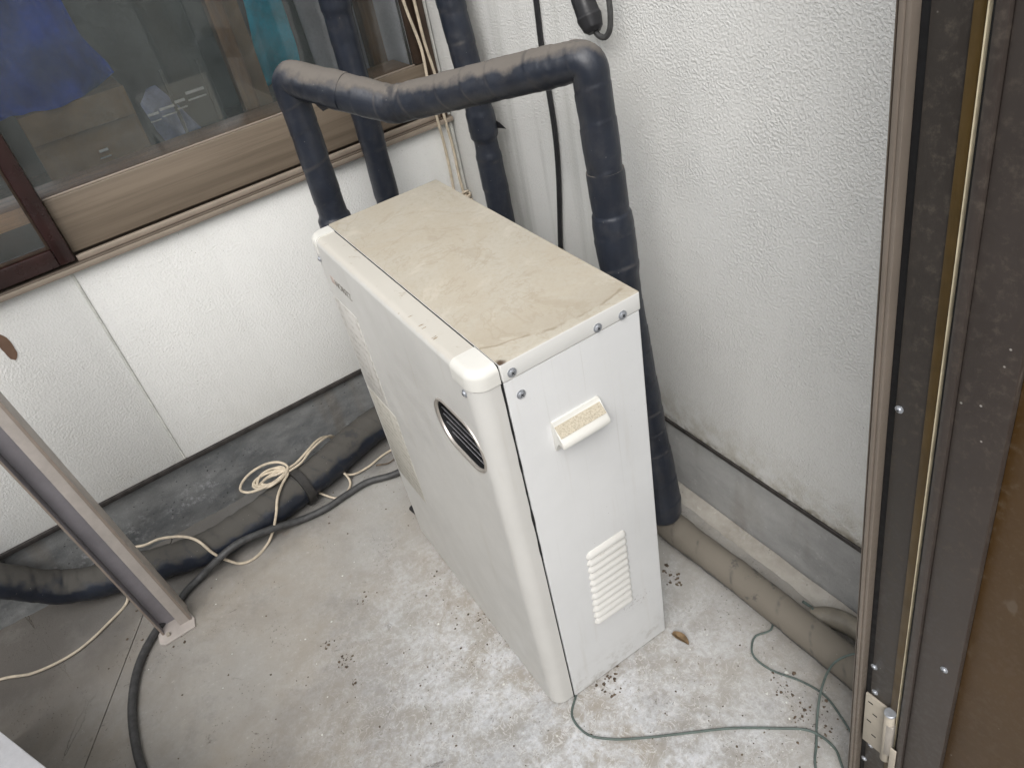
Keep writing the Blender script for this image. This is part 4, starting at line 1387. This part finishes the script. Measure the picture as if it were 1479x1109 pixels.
# ================================================================== DEBRIS
def leafm():
    bm = bmesh.new()
    n = 9
    rows = []
    a = Vector((-0.287, -1.040, .003)); b = Vector((-0.281, -1.080, .003))
    for i in range(n):
        t = i / (n - 1)
        c = a.lerp(b, t)
        w = 0.0085 * math.sin(math.pi * min(1, t * .93 + .07)) ** .7
        curl = .006 * math.sin(t * 3)
        rows.append([bm.verts.new(c + Vector((-w, 0, .004 + curl))), bm.verts.new(c + Vector((0, 0, .001 + curl * .4))), bm.verts.new(c + Vector((w, 0, .005 + curl)))])
    for p, q in zip(rows, rows[1:]):
        for k in range(2): bm.faces.new((p[k], p[k + 1], q[k + 1], q[k]))
    bmesh.ops.solidify(bm, geom=list(bm.faces), thickness=.0006)
    o = link('dry_leaf', bm, M_leaf)
    tag(o, 'small curled dry leaf on the floor by the heater corner', 'leaf')
leafm()

tw = tube(spline([(-0.530, -0.150, .004), (-0.500, -0.170, .006), (-0.478, -0.166, .004), (-0.450, -0.185, .005)], .004), lambda s_, th: .0022 * (1 - s_ * 6), 6)
tag(link('twig', tw, M_dirt), 'short dark twig on the floor between the black pipe and the grey cable', 'twig')

def crumbs(name, spots, mat, seed):
    rr = random.Random(seed)
    bm = bmesh.new()
    for (x, y, sp, n, mx) in spots:
        for _ in range(n):
            px, py = rr.gauss(x, sp), rr.gauss(y, sp)
            r = mx * rr.random() ** 2 + .0007
            t = bmesh.ops.create_icosphere(bm, subdivisions=1, radius=r)
            for v in t['verts']:
                v.co = Vector((v.co.x * rr.uniform(.4, 1.8), v.co.y * rr.uniform(.4, 1.8), v.co.z * .45)) \
                    + Vector((px, py, r * .4))
    o = link(name, bm, mat, None, smooth=False)
    return tag(o, kind='stuff')
o = crumbs('dirt_crumbs', [(-0.86, -0.58, .006, 12, .0026), (-0.845, -0.64, .009, 26, .0022), (-0.85, -0.70, .004, 12, .0030), (-0.75, -0.52, .010, 14, .0022), (-0.60, -0.72, .02, 8, .0016), (-0.63, -.86, .04, 10, .0018),
                           (-0.20, -0.95, .010, 16, .0030), (-0.185, -0.92, .008, 10, .0030), (-0.45, -1.03, .018, 40, .0022), (-0.21, -1.25, .015, 22, .0028),
                           (-0.22, -1.33, .03, 50, .0022), (-1.14, -0.35, .02, 10, .0024), (-1.22, -.25, .05, 14, .0024), (-0.7, -1.0, .14, 45, .0014),
                           (-0.9, -0.6, .22, 70, .0014), (-0.35, -1.2, .12, 70, .0014), (-0.6, -0.16, .10, 50, .0018), (-0.9, -0.05, .1, 30, .0016), (-.57, -.75, .012, 14, .0018), (-.58,-.60,.02,16,.002)], M_dirt, 5)
tag(o, 'scattered crumbs of dark dirt on the floor', 'dirt')
o = crumbs('pale_chips', [(-0.7, -0.9, .2, 50, .0016), (-0.35, -1.2, .12, 40, .0016), (-0.2, -1.27, .03, 8, .003), (-.95, -.55, .2, 25, .0014)], M_caulk, 9)
tag(o, 'scattered pale chips on the floor', 'chips')

for nm, grp in (('beige_wire', 'beige wires hanging down the wall corner'), ('green_wire', 'green wires on the floor by the door frame'),
                ('floor_pipe', 'lagged pipes lying on the floor'), ('rear_pipe', 'straight lagged risers behind the arched pipe'),
                ('wooden_post', 'wooden posts inside the window')):
    for o_ in list(COL.objects):
        if o_.parent is None and o_.name.split('.')[0] == nm:
            o_['group'] = grp
